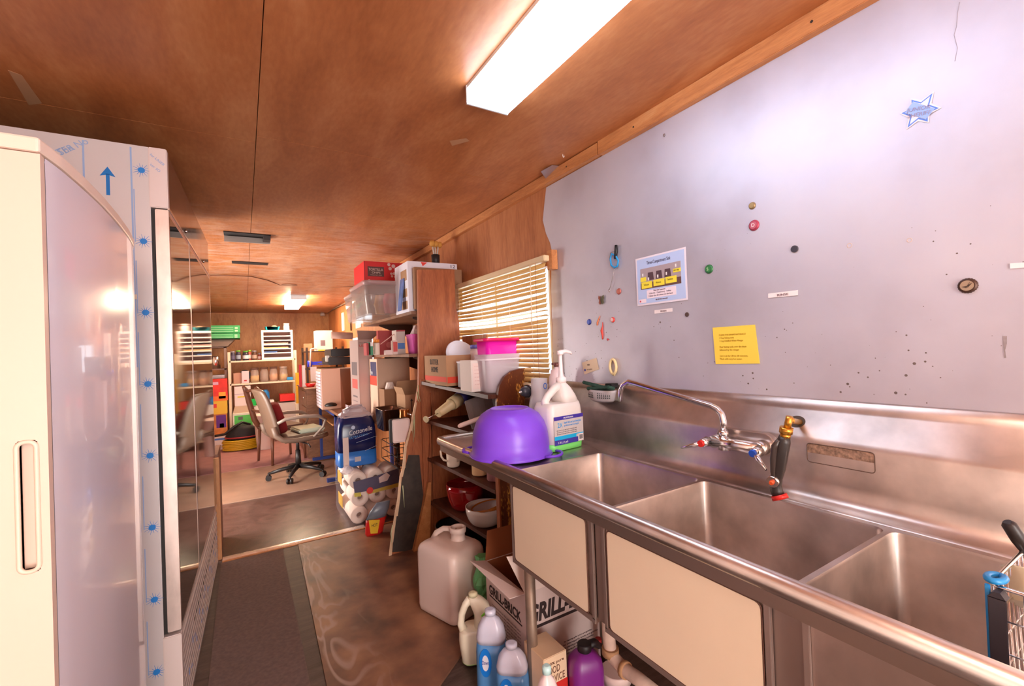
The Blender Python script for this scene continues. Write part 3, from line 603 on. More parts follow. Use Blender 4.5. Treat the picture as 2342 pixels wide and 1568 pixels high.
# =====================================================================  SINK
def sink():
    t = T('three_bowl_sink', 'long stainless steel three bowl sink with drainboard and cream front panels', 'sink', (1.1, 1.0, FL), None)
    X0, X1, ZT = .85, 1.325, -.452; Ya, Yb = -.75, 2.165
    ZD = -.468; cells = [(.955, 1.475), (.4525, .955), (-.06, .4525)]
    bowls = [(.961, 1.455), (.4585, .949), (-.05, .4465)]
    b = B(); bx0, bx1 = .868, 1.302
    def deck(c, w_):
        rr = rrect(bx0, bx1, w_[0], w_[1], .024, 6); n = 7
        corners = [(X1, c[1]), (X0, c[1]), (X0, c[0]), (X1, c[0])]
        inner = [b.bm.verts.new((p[0], p[1], ZD)) for p in rr]; outer = [b.bm.verts.new((p[0], p[1], ZD)) for p in corners]
        for k in range(4):
            for i in range(n-1): b.bm.faces.new((outer[k], inner[k*n+i], inner[k*n+i+1]))
            b.bm.faces.new((outer[k], inner[k*n+n-1], inner[(k*n+n) % 28], outer[(k+1) % 4]))
    for c, w_ in zip(cells, bowls): deck(c, w_)
    b.face([(X0, 1.475, ZD), (X1, 1.475, ZD), (X1, 1.53, -.458), (X0, 1.53, -.458)]); b.face([(X0, 1.53, -.458), (X1, 1.53, -.458), (X1, Yb, -.458), (X0, Yb, -.458)]); b.face([(X0, Ya, ZD), (X1, Ya, ZD), (X1, -.06, ZD), (X0, -.06, ZD)])
    P('deck', b, SSD, t)
    for w_ in bowls:
        s = B(); rs = []
        for z, ins, r in ((ZD, 0, .024), (ZD-.006, .002, .024), (-.76, .008, .024), (-.782, .018, .022), (-.79, .045, .02), (-.792, .12, .02)):
            rs.append([(p[0], p[1], z) for p in rrect(bx0+ins, bx1-ins, w_[0]+ins, w_[1]-ins, r, 6)])
        s.rings(rs, False, True)
        for f in s.bm.faces: f.normal_flip()
        P('bowl', s, SSD, t, recalc=False)
        d = B(); cx, cy = (bx0+bx1)/2, sum(w_)/2; d.lathe([(.045, 0), (.045, .003), (.036, .003), (.03, -.003)], (cx, cy, -.792), 20); P('drain', d, CHROME, t)
    # rolled front and end rim
    p = [(X0-.006, Ya, ZT-.010), (X0-.006, Yb-.03, ZT-.010), (X0+.002, Yb-.008, ZT-.010), (X0+.026, Yb, ZT-.010), (1.375, Yb, ZT-.010)]
    r_ = B(); r_.tube(p, .020, 14); P('rolled_rim', r_, SS, t)
    a = B(); a.box(X0-.004, X0+.006, Ya, Yb-.02, ZT-.062, ZT-.018); a.box(X0+.01, 1.37, Yb-.008, Yb+.004, ZT-.062, ZT-.018); P('apron', a, C(150, 130, 120, .38, .8), t)
    # backsplash: cove, face, slanted ledge, top flange
    prof = [(X1-.005, ZD), (1.340, ZD+.001), (1.357, ZD+.006), (1.369, ZD+.016), (1.376, ZD+.032), (1.378, ZD+.06), (1.380, -.308), (1.382, -.300), (1.388, -.291), (1.432, -.222), (1.436, -.214), (1.437, -.19), (1.4445, -.188)]
    s = B(); s.sheet([[(x, Ya, z) for x, z in prof], [(x, Yb, z) for x, z in prof]])
    P('backsplash', s, SSD, t, thick=.002)
    e = B(); e.prism(prof[1:]+[(1.4445, ZT)], Yb-.002, Yb, 'y'); P('splash_end', e, SSD, t)
    # bowl shells and cream panels
    for i, w_ in enumerate(cells):
        s = B(); y0, y1 = w_[0]+(.02 if i < 2 else .0), w_[1]-(.0 if i == 0 else .018)
        y0 = (1.000, .490, -.05)[i]; y1 = (1.462, .960, .432)[i]
        s.box(X0+.006, X0+.009, y0, y1, -.806, ZT-.045); s.box(X0+.009, 1.32, y0, y0+.003, -.806, -.795)
        if i == 0: s.box(X0+.009, 1.32, y1-.003, y1, -.806, ZT-.045)
        s.box(X0+.009, 1.32, y0, y1, -.809, -.806); P('bowl_shell', s, brushed('shell_steel%d' % i, (190, 168, 158), .4, .85, (3, 3, 3), .1), t)
        f = B(); f.box(X0+.000, X0+.006, y0-.001, y1+.001, -.812, -.794, .002); f.box(X0+.000, X0+.006, y0, y0+.012, -.80, -.50, .001); f.box(X0+.000, X0+.006, y1-.012, y1, -.80, -.50, .001); P('shell_flange', f, C(168, 148, 140, .42, .7), t)
    m_ = B(); m_.box(X0+.012, X0+.014, .43, 1.0, -.80, ZT-.045); P('gap_panel', m_, C(160, 140, 132, .42, .7), t)
    for y0, y1 in ((1.030, 1.443), (.508, .938)):
        c = B(); pts = rrect(y0, y1, -.794, -.520, .012, 3); c.prism(pts, X0+.001, X0+.0055, 'x'); P('cream_panel', c, C(246, 226, 198, .4, var=.015, scale=6), t)
        g_ = B(); pts2 = [(X0+.002, p[0], p[1]) for p in rrect(y0-.002, y1+.002, -.796, -.518, .013, 3)]; g_.tube(pts2, .0018, 5, True); P('panel_gasket', g_, C(96, 62, 50, .6), t)
    for x, y in ((.90, 1.425), (.90, -.02), (1.26, 1.425), (1.26, -.02)):
        l = B(); l.cyl((x, y, FL+.02), (x, y, -.80), .0205, n=16); l.cyl((x, y, FL), (x, y, FL+.03), .013, .026, n=16); P('leg', l, C(150, 128, 112, .5, .6, .25, 14), t)
    pipe = C(214, 184, 168, .6, var=.12, scale=30)
    pp = B(); X = 1.02
    q = [RX(1392, 1452, X), RX(1396, 1488, X), RX(1402, 1502, X), RX(1425, 1528, X), RX(1460, 1552, X), RX(1500, 1585, X)]
    pp.tube([(X, q[0].y, -.80)]+q, .021, 14); dp = P('drain_pipe', pp, pipe, t)
    jn = B(); jn.tube([q[1]+Vector((0, 0, .012)), q[1]-Vector((0, 0, .012))], .028, 14); jn.tube([q[3]*.98+q[4]*.02, q[3]*.75+q[4]*.25], .0265, 14); P('pipe_joint', jn, C(180, 134, 96, .7, var=.25, scale=40), dp)
    # worn patch on the backsplash
    w_ = B(); qq = [RX(1845, 1012, 1.378), RX(2000, 1040, 1.378), RX(1998, 1082, 1.378), RX(1850, 1055, 1.378)]
    cy = [v.y for v in qq]; cz = [v.z for v in qq]; pts = rrect(min(cy), max(cy), min(cz), max(cz), .008, 3)
    w_.prism([(p_[0], p_[1]) for p_ in pts], 1.3785, 1.3795, 'x'); P('glue_residue', w_, C(150, 118, 98, .75, var=.55, scale=110), t)
    w_ = B(); w_.tube([(1.378, p_[0], p_[1]) for p_ in pts], .0012, 4, True); P('residue_edge', w_, C(96, 72, 60, .8), t)
    h = B(); hc = RX(1823, 963, 1.412); M = Matrix.Translation((1.412, hc.y, -.256)) @ Matrix.Rotation(-math.radians(58), 4, 'Y'); h.lathe([(.024, .001), (.024, .0026)], n=24, M=M, sx=.8); P('pipe_hole', h, C(70, 56, 44, .6), t)
sink()
def faucet():
    c = RX(1680, 1010, 1.378); t = T('wall_faucet', 'chrome wall faucet with long swivel spout, red and blue handle buttons', 'faucet', (1.378, c.y, c.z), None)
    ya, yb = .775, .915; zc_ = -.327
    b = B(); b.prism(rrect(ya-.035, yb+.02, zc_-.034, zc_+.034, .033, 6), 1.352, 1.3775, 'x'); P('mounting_plate', b, C(196, 178, 168, .28, 1), t, bevel=.003)
    b = B(); X = 1.322
    b.tube([(X, ya-.006, zc_-.008), (X, yb+.006, zc_-.008)], .019, 16); b.cyl((1.356, ya, zc_-.008), (X-.012, ya, zc_-.008), .023, .021); b.cyl((1.356, yb, zc_-.008), (X-.012, yb, zc_-.008), .023, .021)
    b.cyl((X, .885, zc_-.03), (X, .885, zc_+.012), .019, .017); b.cyl((X, .885, zc_+.012), (X, .885, zc_+.032), .0165, .0150, 6); P('body', b, CHROME, t)
    s = B(); X2 = 1.322; tip = RX(1419, 917, X2)
    pts = [(X2, .885, zc_+.03), (X2, .885, -.265), (X2, .890, -.243), (X2, .905, -.228), (X2, .925, -.220)]
    e0 = Vector(RX(1455, 877, X2)); e1 = Vector(RX(1438, 872, X2)); pts += [tuple(Vector(pts[-1]).lerp(e0, k)) for k in (.35, .7)]+[tuple(e0), tuple(e1), tuple(RX(1425, 880, X2)), tuple(RX(1419, 893, X2)), tuple(tip)]
    s.tube(pts, .0105, 12); P('spout', s, CHROME, t)
    for y, col, d in ((ya-.012, (30, 90, 210), (-.030, -.050, -.034)), (yb+.022, (226, 44, 40), (-.028, .062, -.022))):
        h = B(); x0 = X-.014; h.cyl((x0, y, zc_-.01), (x0-.030, y, zc_-.012), .017, .012); p0 = Vector((x0-.026, y, zc_-.012))
        h.tube([p0, p0+Vector(d)*.4, p0+Vector(d)], [.0085, .008, .003], 8); hd = P('handle', h, CHROME, t)
        k = B(); k.cyl((x0-.030, y, zc_-.012), (x0-.038, y, zc_-.0125), .0115, .0105, 16); P('index_button', k, C(*col, .3), hd)
faucet()
def sprayer():
    t = T('hose_sprayer', 'black hose spray nozzle with red rim hanging from brass fittings', 'sprayer', (1.33, .70, -.235), None)
    X = 1.262
    b = B(); q = RX(1812, 962, 1.33); a0 = RX(1806, 958, X)
    b.tube([(1.425, .700, -.258), tuple(q), tuple(a0)], .0085, 10); b.tube([RX(1806, 952, X), RX(1800, 980, X)], .009, 12); b.tube([RX(1799, 977, X), RX(1797, 990, X)], .0165, 16); b.tube([RX(1797, 990, X), RX(1795, 1001, X)], .014, 6); P('brass_fitting', b, C(206, 150, 62, .3, .9), t)
    b = B(); b.tube([RX(x, y, X) for x, y in ((1795, 998), (1792, 1010), (1786, 1040), (1781, 1070), (1776, 1092), (1774, 1108), (1776, 1122), (1781, 1134))], [.014, .017, .0175, .0165, .015, .015, .016, .016], 16); P('grip', b, C(48, 40, 38, .38), t)
    b = B(); b.tube([RX(x, y, X-.014) for x, y in ((1781, 1005), (1772, 1020), (1769, 1050), (1768, 1080), (1770, 1098))], [.005, .009, .009, .007, .004], 10); P('trigger', b, C(66, 54, 50, .3), t)
    b = B(); c = RX(1767, 1101, X-.018); v = Vector((-.95, -.1, -.2)).normalized(); b.cyl(c+v*-.012, c+v*.004, .0155, .0155); P('regulator_ring', b, CHROME, t)
    b = B(); b.cyl(c+v*.004, c+v*.012, .007, .005); P('trigger_pin', b, C(226, 90, 40, .35), t)
    b = B(); c = RX(1781, 1131, X); d = (Vector(RX(1786, 1142, X))-c).normalized(); b.cyl(c, c+d*.012, .0205, .0215); P('red_rim', b, C(214, 44, 36, .35), t)
sprayer()
def basket():
    t = T('sponge_basket', 'small grey perforated basket hung on the backsplash behind the spout', 'basket', (1.40, 1.56, -.28), None)
    yc, zt, zb = 1.535, -.208, -.262; n = 24; b = B()
    def ring(z, k): return [(1.395-.045*k*(.5+.5*math.cos(a)) if False else 1.405-.05*k*max(0, math.cos(a)), yc+.085*k*math.sin(a), z) for a in [(-.5+i/(n-1))*math.pi for i in range(n)]]
    g_ = [ring(zt, 1), ring(zt-.012, .98), ring(-.235, .93), ring(zb+.008, .86), ring(zb, .7)]
    b.sheet(g_); f = [b.bm.verts.new(p) for p in g_[-1]]; b.bm.faces.new(f); back = B()
    b.face([(1.41, yc-.085, zt), (1.41, yc+.085, zt), (1.41, yc+.06, zb), (1.41, yc-.06, zb)])
    P('shell', b, C(186, 180, 182, .4), t, thick=.002)
    h = B()
    for j, z in enumerate((-.222, -.232, -.242)):
        for i in range(4, 20):
            if i in (11, 12): continue
            a = (-.5+i/(n-1))*math.pi; p = Vector((1.405-.0515*.96*max(0, math.cos(a)), yc+.0835*.97*math.sin(a), z)); nv = Vector((-math.cos(a), math.sin(a), 0)); tv = Vector((math.sin(a), math.cos(a), 0))
            q = [p+tv*s_*.0022+Vector((0, 0, w_*.003))+nv*d for d in (-.001, .0006) for s_, w_ in ((-1, -1), (1, -1), (1, 1), (-1, 1))]; h.hexa(q)
    P('perforation', h, C(60, 64, 64), t)
    for i, (dy, dz, r, lb, rg) in enumerate(((.02, .012, .12, 'dark green scouring pad on top, tilted in the sponge basket', .5), (-.01, .004, -.1, 'dark green scouring pad lying lower in the sponge basket', .1))):
        s = B(); M = Matrix.Translation((1.378, yc+dy, zt+dz*1.6)) @ Matrix.Rotation(r, 4, 'X') @ Matrix.Rotation(.25, 4, 'Y'); s.box(-.022, .025, -.075, .07, -.008, .008, .004, M)
        ex(P('scouring_pad', s, C(46, 78, 66, .95, var=.2, scale=60, bump=.6), loc=(1.378, yc+dy, zt+dz)), lb, 'scouring pad')
    s = B(); s.box(1.40, 1.444, 1.475, 1.515, -.200, -.180, .002); s2 = ex(P('binder_clip', s, BLACK, loc=(1.43, 1.5, -.2)), 'black clip at the right end of the sponge basket', 'clip')
basket()
# =====================================================================  GENERIC THINGS
def V3(*a): return Vector(a)
def carton(label, x0, x1, y0, y1, z0, z1, mt, flaps=None, name='cardboard_box', cat='box', group=None, tape=None, open_top=False, inner=None, rz=None):
    t = T(name, label, cat, ((x0+x1)/2, (y0+y1)/2, z0), None, group); b = B(); w_ = .004
    if open_top:
        b.box(x0, x1, y0, y0+w_, z0, z1); b.box(x0, x1, y1-w_, y1, z0, z1); b.box(x0, x0+w_, y0+w_, y1-w_, z0, z1); b.box(x1-w_, x1, y0+w_, y1-w_, z0, z1); b.box(x0, x1, y0, y1, z0, z0+w_)
    else: b.box(x0, x1, y0, y1, z0, z1, .002)
    P('body', b, mt, t)
    for f in flaps or ():
        b = B(); side, ln, ang, fm_ = f     # ang: 0 flat inward, 90 upright, 180 hanging outward
        a = math.radians(ang); s_, c_ = math.sin(a)*ln, math.cos(a)*ln
        if side == '-x': q = [V3(x0, y0, z1), V3(x0, y1, z1), V3(x0+c_, y1, z1+s_), V3(x0+c_, y0, z1+s_)]
        if side == '+x': q = [V3(x1, y0, z1), V3(x1, y1, z1), V3(x1-c_, y1, z1+s_), V3(x1-c_, y0, z1+s_)]
        if side == '-y': q = [V3(x0, y0, z1), V3(x1, y0, z1), V3(x1, y0+c_, z1+s_), V3(x0, y0+c_, z1+s_)]
        if side == '+y': q = [V3(x0, y1, z1), V3(x1, y1, z1), V3(x1, y1-c_, z1+s_), V3(x0, y1-c_, z1+s_)]
        b.face(q); P('flap', b, fm_ or mt, t, thick=.003)
    if tape:
        b = B(); b.box((x0+x1)/2-.02, (x0+x1)/2+.02, y0-.0008, y1, z1, z1+.0008); b.box((x0+x1)/2-.02, (x0+x1)/2+.02, y0-.0012, y0, z1-.06, z1); P('tape', b, C(*tape), t)
    return t
def plate(par, name, x0, x1, y, z0, z1, mt, d=.0008):      # printed area on a -Y face
    b = B(); b.box(x0, x1, y-d, y, z0, z1); return P(name, b, mt, par)
def platex(par, name, x, y0, y1, z0, z1, mt, d=.0008):     # printed area on a -X face
    b = B(); b.box(x-d, x, y0, y1, z0, z1); return P(name, b, mt, par)
def jar(label, loc, r, h, col, name='bottle', cat='bottle', lid=None, neck=.6, lidh=.02, group=None, band=None, fill=None, sx=1, sy=1, hip=.72):
    t = T(name, label, cat, loc, 0, group); b = B()
    hb = h-(lidh if lid else 0)
    b.lathe([(r*.92, 0), (r, .006), (r, hb*hip), (r*.93, hb*(hip+.09)), (r*neck, hb*.94), (r*neck, hb)], n=24, sx=sx, sy=sy); P('body', b, col, t)
    if lid: b = B(); b.lathe([(r*neck*1.12, hb-.004), (r*neck*1.12, h-.003), (r*neck*1.05, h)], n=20, sx=sx, sy=sy); P('lid', b, lid, t)
    if band: b = B(); b.lathe([(r*1.006, hb*band[0]), (r*1.006, hb*band[1])], n=24, cap0=False, cap1=False, sx=sx, sy=sy); P('label', b, band[2], t)
    if fill: b = B(); b.lathe([(r*.97, .004), (r*.97, hb*fill[0])], n=24); P('contents', b, fill[1], t)
    return t
def bowlshape(b, R, h, foot=.45, th=.004, n=36, spout=None, M=None, lip=0):
    out = []; inn = []
    for k in range(8):
        a = k/7; r = R*(foot+(1-foot)*math.sin(a*math.pi/2)**.9); out.append((r, h*(1-math.cos(a*math.pi/2)))); inn.append((max(.001, r-th), h*(1-math.cos(a*math.pi/2))+th*(1 if k < 6 else .2*(7-k))))
    prof = out+([(R+lip, h)] if lip else [])+inn[::-1]
    rs = []
    for r, z in prof:
        ring = []
        for k in range(n):
            th_ = math.tau*k/n; rr = r
            if spout is not None and z > h*.7:
                d = abs((th_-spout+math.pi) % math.tau-math.pi); rr = r*(1+.10*max(0, 1-d/.22)*(z/h-.7)/.3)
            p = Vector((rr*math.cos(th_), rr*math.sin(th_), z)); ring.append(M @ p if M else p)
        rs.append(ring)
    b.rings(rs)
# =====================================================================  BOOKCASE BETWEEN SINK AND PARTITION
def bookcase():
    t = T('bookcase', 'dark brown wooden bookcase with curved end board, between sink and partition', 'bookcase', (1.28, 2.6, FL), None)
    def shelf(zf, zn, xf=1.085, xn=1.19, nm='shelf', yn=2.215):
        b = B(); z0, z1 = zn, zf
        b.hexa([V3(xn, yn, zn-.022), V3(1.44, yn, zn-.022), V3(1.44, 3.0, zf-.022), V3(xf, 3.0, zf-.022), V3(xn, yn, zn), V3(1.44, yn, zn), V3(1.44, 3.0, zf), V3(xf, 3.0, zf)])
        P(nm, b, W_DARK, t)
    shelf(-.214, -.262, 1.06, 1.16, yn=2.2); shelf(-.486, -.51); shelf(-.75, -.80); shelf(-1.05, -1.09)
    b = B(); poly = [(1.20, FL), (1.20, -.40), (1.205, -.30), (1.225, -.215), (1.26, -.165), (1.31, -.135), (1.37, -.124), (1.444, -.12), (1.444, FL)]
    b.prism(poly, 2.18, 2.20, 'y'); P('curved_end', b, wood('worn_lacquer_board', [(.36, (224, 160, 70)), (.42, (112, 54, 24)), (.6, (98, 46, 22)), (.8, (140, 76, 40))], (4, 4, 1.4), 3, .35), t)
    b = B(); b.box(1.19, 1.20, 2.17, 2.205, FL, -.50); P('edge_strip', b, W_RED, t)
    b = B(); b.prism([(1.05, FL), (1.44, FL), (1.44, -.2), (1.055, -.2)], 3.0, 3.012, 'y'); P('far_side', b, W_RED, t)
    b = B(); b.box(1.436, 1.444, 2.2, 3.0, FL, -.23); P('back_panel', b, W_DARK, t)
    b = B(); k = RY(1050, 893, 2.5); b.lathe([(.009, 0), (.009, .01), (.004, .016)], (1.14, 2.55, -.262), 12); P('knob', b, CHROME, t)
bookcase()
def partition():
    t = T('partition_board', 'tall reddish wooden partition with splintered left edge and black patch near the floor', 'partition', (1.15, 3.04, FL), None)
    px = [(890, 1272), (894, 1240), (903, 1180), (910, 1140), (915, 1090), (921, 1070), (926, 1020), (936, 985), (944, 950), (950, 920), (956, 880), (957, 800), (955, 700), (954, 617), (1037, 617), (1040, 700)]
    pts = []
    for x, y in px: q = RY(x, y, 3.03); pts.append((q.x, max(q.z, FL)))
    b = B(); b.prism(pts+[(1.372, .2), (1.372, -.2), (1.055+.02, -.2), (1.045, FL)], 3.013, 3.045, 'y'); P('board', b, W_RED, t)
    # pale torn edge and hanging slivers
    e = B(); pp = [RY(x, y, 3.012) for x, y in px[:10]]
    for a, c in zip(pp, pp[1:]):
        a = V3(a.x, 0, max(a.z, FL)); c = V3(c.x, 0, c.z); wd = .012+random.random()*.010
        e.hexa([V3(a.x-.004, 3.004, a.z), V3(a.x+wd, 3.004, a.z), V3(a.x+wd, 3.014, a.z), V3(a.x-.004, 3.014, a.z), V3(c.x-.004, 3.004, c.z), V3(c.x+wd*.7, 3.004, c.z), V3(c.x+wd*.7, 3.014, c.z), V3(c.x-.004, 3.014, c.z)])
    P('torn_edge', e, C(222, 184, 150, .8, var=.1, scale=40), t)
    for q in (((946, 960), (944, 985), (946, 1010)), ((948, 950), (948, 980), (948, 1000)), ((921, 1110), (923, 1135), (925, 1160)), ((898, 1200), (894, 1220), (897, 1248)), ((956, 880), (958, 905), (962, 918)), ((953, 895), (956, 915), (960, 920))):
        s_ = B(); s_.tube([RY(x, y, 3.0) for x, y in q], [.004, .003, .001], 5); P('splinter', s_, C(206, 206, 160, .8), t)
    c = B(); q = [RY(x, y, 3.011) for x, y in ((934, 1040), (959, 1040), (962, 1080), (968, 1130), (960, 1180), (950, 1258), (897, 1262), (904, 1190), (916, 1110))]
    c.rings([q, [v-V3(0, .002, 0) for v in q]], smooth=False); P('black_patch', c, C(62, 50, 44, .7, var=.3, scale=20), t)
    c = B(); q = [RY(x, y, 3.0) for x, y in ((976, 1100), (982, 1100), (980, 1240), (972, 1266), (942, 1268), (955, 1200), (966, 1150))]
    q = [V3(v.x, 0, max(v.z, FL)) for v in q]; c.prism([(v.x, v.z) for v in q], 2.965, 3.0, 'y'); P('wedge_brace', c, W_BEAM, t)
    b = B(); b.prism([(RY(990, 1000, 3.0).x-.005, -.35), (1.12, -.3), (1.10, FL), (1.04, FL)], 2.985, 3.008, 'y'); P('front_post', b, W_RED, t)
partition()
b = B(); b.box(1.385, 1.40, 2.62, 3.0, -.235, .095, .002)
ex(P('leaning_board', b, W_WALL, loc=(1.39, 2.8, -.235)), 'plain plywood offcut standing on the bookcase below the window blind', 'board')
# --- top shelf
def ztop(y): return -.214-(3.0-y)/.8*.048+.0015
t = carton('brown cardboard box with orange stripe and open top on the bookcase', 1.085, 1.345, 2.60, 2.99, ztop(2.6)+.003, -.036, CARD, open_top=True)
platex(t, 'orange_stripe', 1.0845, 2.605, 2.985, -.205, -.172, C(222, 70, 46, .7)); plate(t, 'orange_stripe', 1.09, 1.34, 2.5995, -.21, -.172, C(222, 70, 46, .7))
text('SUTTER', t, (1.083, 2.88, -.095), .05, *XR, INK, width=.15); text('HOME', t, (1.083, 2.86, -.145), .05, *XR, INK, width=.12)
b = B(); M = Matrix.Translation((1.25, 2.72, -.05)) @ Matrix.Rotation(math.radians(62), 4, 'X') @ Matrix.Rotation(.15, 4, 'Y'); b.lathe([(.115, 0), (.122, .004), (.118, .010), (.108, .008), (.1, .004)], n=40, M=M)
ex(P('plastic_plate', b, C(226, 226, 240, .25), loc=(1.25, 2.72, -.05)), 'round translucent plastic plate standing up inside the orange striped box', 'plate')
t = T('plastic_container', 'white plastic tub leaning between the orange striped box and small white carton', 'container', (1.2, 2.53, ztop(2.53)), 0, rot=(.12, .05, .2))
b = B(); b.rings([[V3(p[0], p[1], z) for p in rrect(-w_, w_, -.035, .035, .02, 4)] for z, w_ in ((.004, .065), (.15, .085), (.152, .092), (.162, .092), (.162, .082), (.155, .078), (.01, .06))]); P('body', b, C(238, 232, 236, .3), t)
t = carton('small plain white carton on the bookcase beside the clear tub', 1.125, 1.275, 2.33, 2.485, ztop(2.33)+.002, -.068, C(240, 226, 218, .6), name='white_carton')
plate(t, 'printed_panel', 1.135, 1.262, 2.3295, -.235, -.085, C(246, 222, 214, .6)); 
for i in range(6): text('net weight contents ingredients', t, (1.145, 2.3285, -.105-i*.021), .010, *YR, C(226, 186, 178, .7), width=.10)
def tub():
    t = T('storage_tub', 'tall frosted plastic tub holding a pink container on the bookcase', 'tub', (1.285, 2.30, ztop(2.25)), 0)
    fm2 = C(236, 224, 232, .3, alpha=.55)
    b = B(); b.rings([[V3(p[0], p[1], z) for p in rrect(-w_, w_, -w_*.72, w_*.72, .03, 5)] for z, w_ in ((.0, .100), (.01, .104), (.186, .116), (.222, .120), (.222, .117), (.186, .113), (.012, .100))]); P('body', b, fm2, t)
    b = B(); b.rings([[V3(p[0], p[1], z) for p in rrect(-w_, w_, -w_*.72, w_*.72, .03, 5)] for z, w_ in ((.186, .118), (.186, .121), (.196, .122), (.196, .118))]); P('rim', b, C(246, 232, 240, .3), t)
tub()
t = T('pink_container', 'bright magenta pink plastic container with red lid nested in the frosted tub', 'container', (1.285, 2.30, ztop(2.25)+.168), 0)
b = B(); b.rings([[V3(p[0], p[1], z) for p in rrect(-w_, w_, -w_*.7, w_*.7, .028, 5)] for z, w_ in ((.0, .098), (.01, .101), (.13, .106))]); P('body', b, C(246, 36, 190, .3), t)
b = B(); b.rings([[V3(p[0], p[1], z) for p in rrect(-w_, w_, -w_*.7, w_*.7, .03, 5)] for z, w_ in ((.128, .121), (.14, .123), (.146, .120))]); P('lid', b, C(236, 36, 110, .3), t)
jar('white spice bottle with periwinkle blue lid behind the frosted tub', (1.29, 2.60, ztop(2.6)), .034, .262, C(240, 226, 216, .4), lid=C(120, 120, 210, .4), neck=.85, hip=.85)
b = B(); random.seed(3)
c0 = V3(1.395, 2.28, ztop(2.28))
rs = []
for j in range(9):
    z = c0.z+j*.0165; rr = .036*(1-.5*(j/8)**2); rs.append([V3(c0.x+(rr+random.uniform(-.009, .009))*math.cos(k*math.tau/14), c0.y+(rr+random.uniform(-.009, .009))*math.sin(k*math.tau/14), z+random.uniform(-.004, .004)*(j > 0)) for k in range(14)])
b.rings(rs, smooth=False); ex(P('plastic_bag', b, C(232, 226, 232, .3, alpha=.7), loc=tuple(c0)), 'crumpled translucent plastic bag at the near end of the bookcase top', 'bag')
# --- second shelf
def dispenser():
    t = T('cream_dispenser', 'cream plastic dispenser nozzle with blue base lying on the second bookcase shelf', 'dispenser', (1.1, 2.7, -.49), None)
    a = RY(1050, 912, 2.72); c = RY(992, 952, 2.62); d = (c-a).normalized(); L = (c-a).length
    b = B(); b.tube([a+d*L*.02, a+d*L*.33], [.044, .042], 24); b.tube([a+d*L*.33, a+d*L*.36, a+d*L*.84], [.042, .034, .026], 24); P('body', b, C(236, 216, 168, .4), t)
    b = B(); b.tube([a-d*L*.25, a+d*L*.02], [.05, .044], 24); P('base', b, C(58, 52, 130, .4), t)
    b = B(); b.tube([c-d*L*.18, RY(978, 956, 2.6)], .004, 8); P('rod', b, CHROME, t)
    b = B(); q = RY(975, 958, 2.6); b.tube([q-d*.004, q+d*.008], .020, 16); P('tip', b, C(238, 222, 180, .4), t)
dispenser()
b = B(); M = Matrix.Translation((1.27, 2.52, -.40)) @ Matrix.Rotation(math.radians(-14), 4, 'Y'); 
b.box(-.085, .10, -.006, .006, -.095, .10, .004, M)
for i in range(3): b.box(-.05+i*.045, -.035+i*.045, -.012, -.006, -.08, .085, .002, M)
ex(P('plastic_tray', b, C(150, 136, 134, .3, spec=.6), loc=(1.27, 2.52, -.5)), 'grey translucent ribbed plastic tray leaning upright on the second bookcase shelf', 'tray')
b = B(); a = RY(1050, 974, 2.15); c = RY(1100, 955, 2.3); b.tube([a, a+(c-a)*.1, c, c+(c-a)*1.2], [.009, .0125, .0125, .0125], 12)
ex(P('rolling_stick', b, C(250, 220, 206, .4), loc=tuple(a)), 'white round plastic handle sticking out from the shelf behind the purple bowl', 'stick')
# --- third shelf
def mug():
    t = T('mug', 'white mug with printed picture and loop handle, first on the third bookcase shelf', 'mug', (1.16, 2.72, -.765), 0)
    b = B(); b.lathe([(.036, 0), (.040, .004), (.043, .02), (.046, .12), (.049, .155), (.046, .155), (.042, .02), (.001, .012)], n=32); P('body', b, C(244, 226, 206, .25), t)
    b = B(); b.tube([(-.046, 0, .135), (-.070, 0, .138), (-.086, 0, .11), (-.082, 0, .075), (-.066, 0, .05), (-.045, 0, .042)], .0065, 10); P('handle', b, C(244, 226, 206, .25), t)
    b = B()
    for a0, a1, z0, z1, m_ in ((-1.5, -.5, .035, .14, 0), (-1.25, -.85, .05, .085, 1)):
        b.mi = m_; rr = .0485+.0006*m_
        b.sheet([[(rr*math.cos(a0+(a1-a0)*k/8), rr*math.sin(a0+(a1-a0)*k/8), z) for k in range(9)] for z in (z0, z1)])
    P('printed_picture', b, [C(190, 168, 150, .4), C(70, 90, 110, .4)], t)
mug()
jar('plain peach beige cup on the third bookcase shelf beside the mug', (1.235, 2.49, -.78), .048, .17, C(240, 196, 146, .4), name='plastic_cup', cat='cup', neck=1.0)
jar('pale pink cylinder cup with red floral mark behind the sink corner', (1.345, 2.5, -.78), .03, .16, C(232, 200, 190, .4), name='plastic_cup', cat='cup', neck=1.0)
jar('small clear food container with red lid on the third bookcase shelf', (1.275, 2.36, -.79), .052, .115, C(190, 130, 130, .3, alpha=.7), name='food_container', cat='container', lid=C(214, 36, 34, .35), neck=1.02, lidh=.03, hip=.9)
t = T('footed_bowl', 'white footed glass bowl nearest the sink on the third bookcase shelf', 'bowl', (1.315, 2.26, -.795), 0)
b = B(); M = Matrix.Translation((0, 0, .03)); bowlshape(b, .085, .10, .3, M=M); b.lathe([(.045, 0), (.04, .004), (.014, .014), (.016, .032)], n=24); P('body', b, C(238, 228, 226, .2), t)
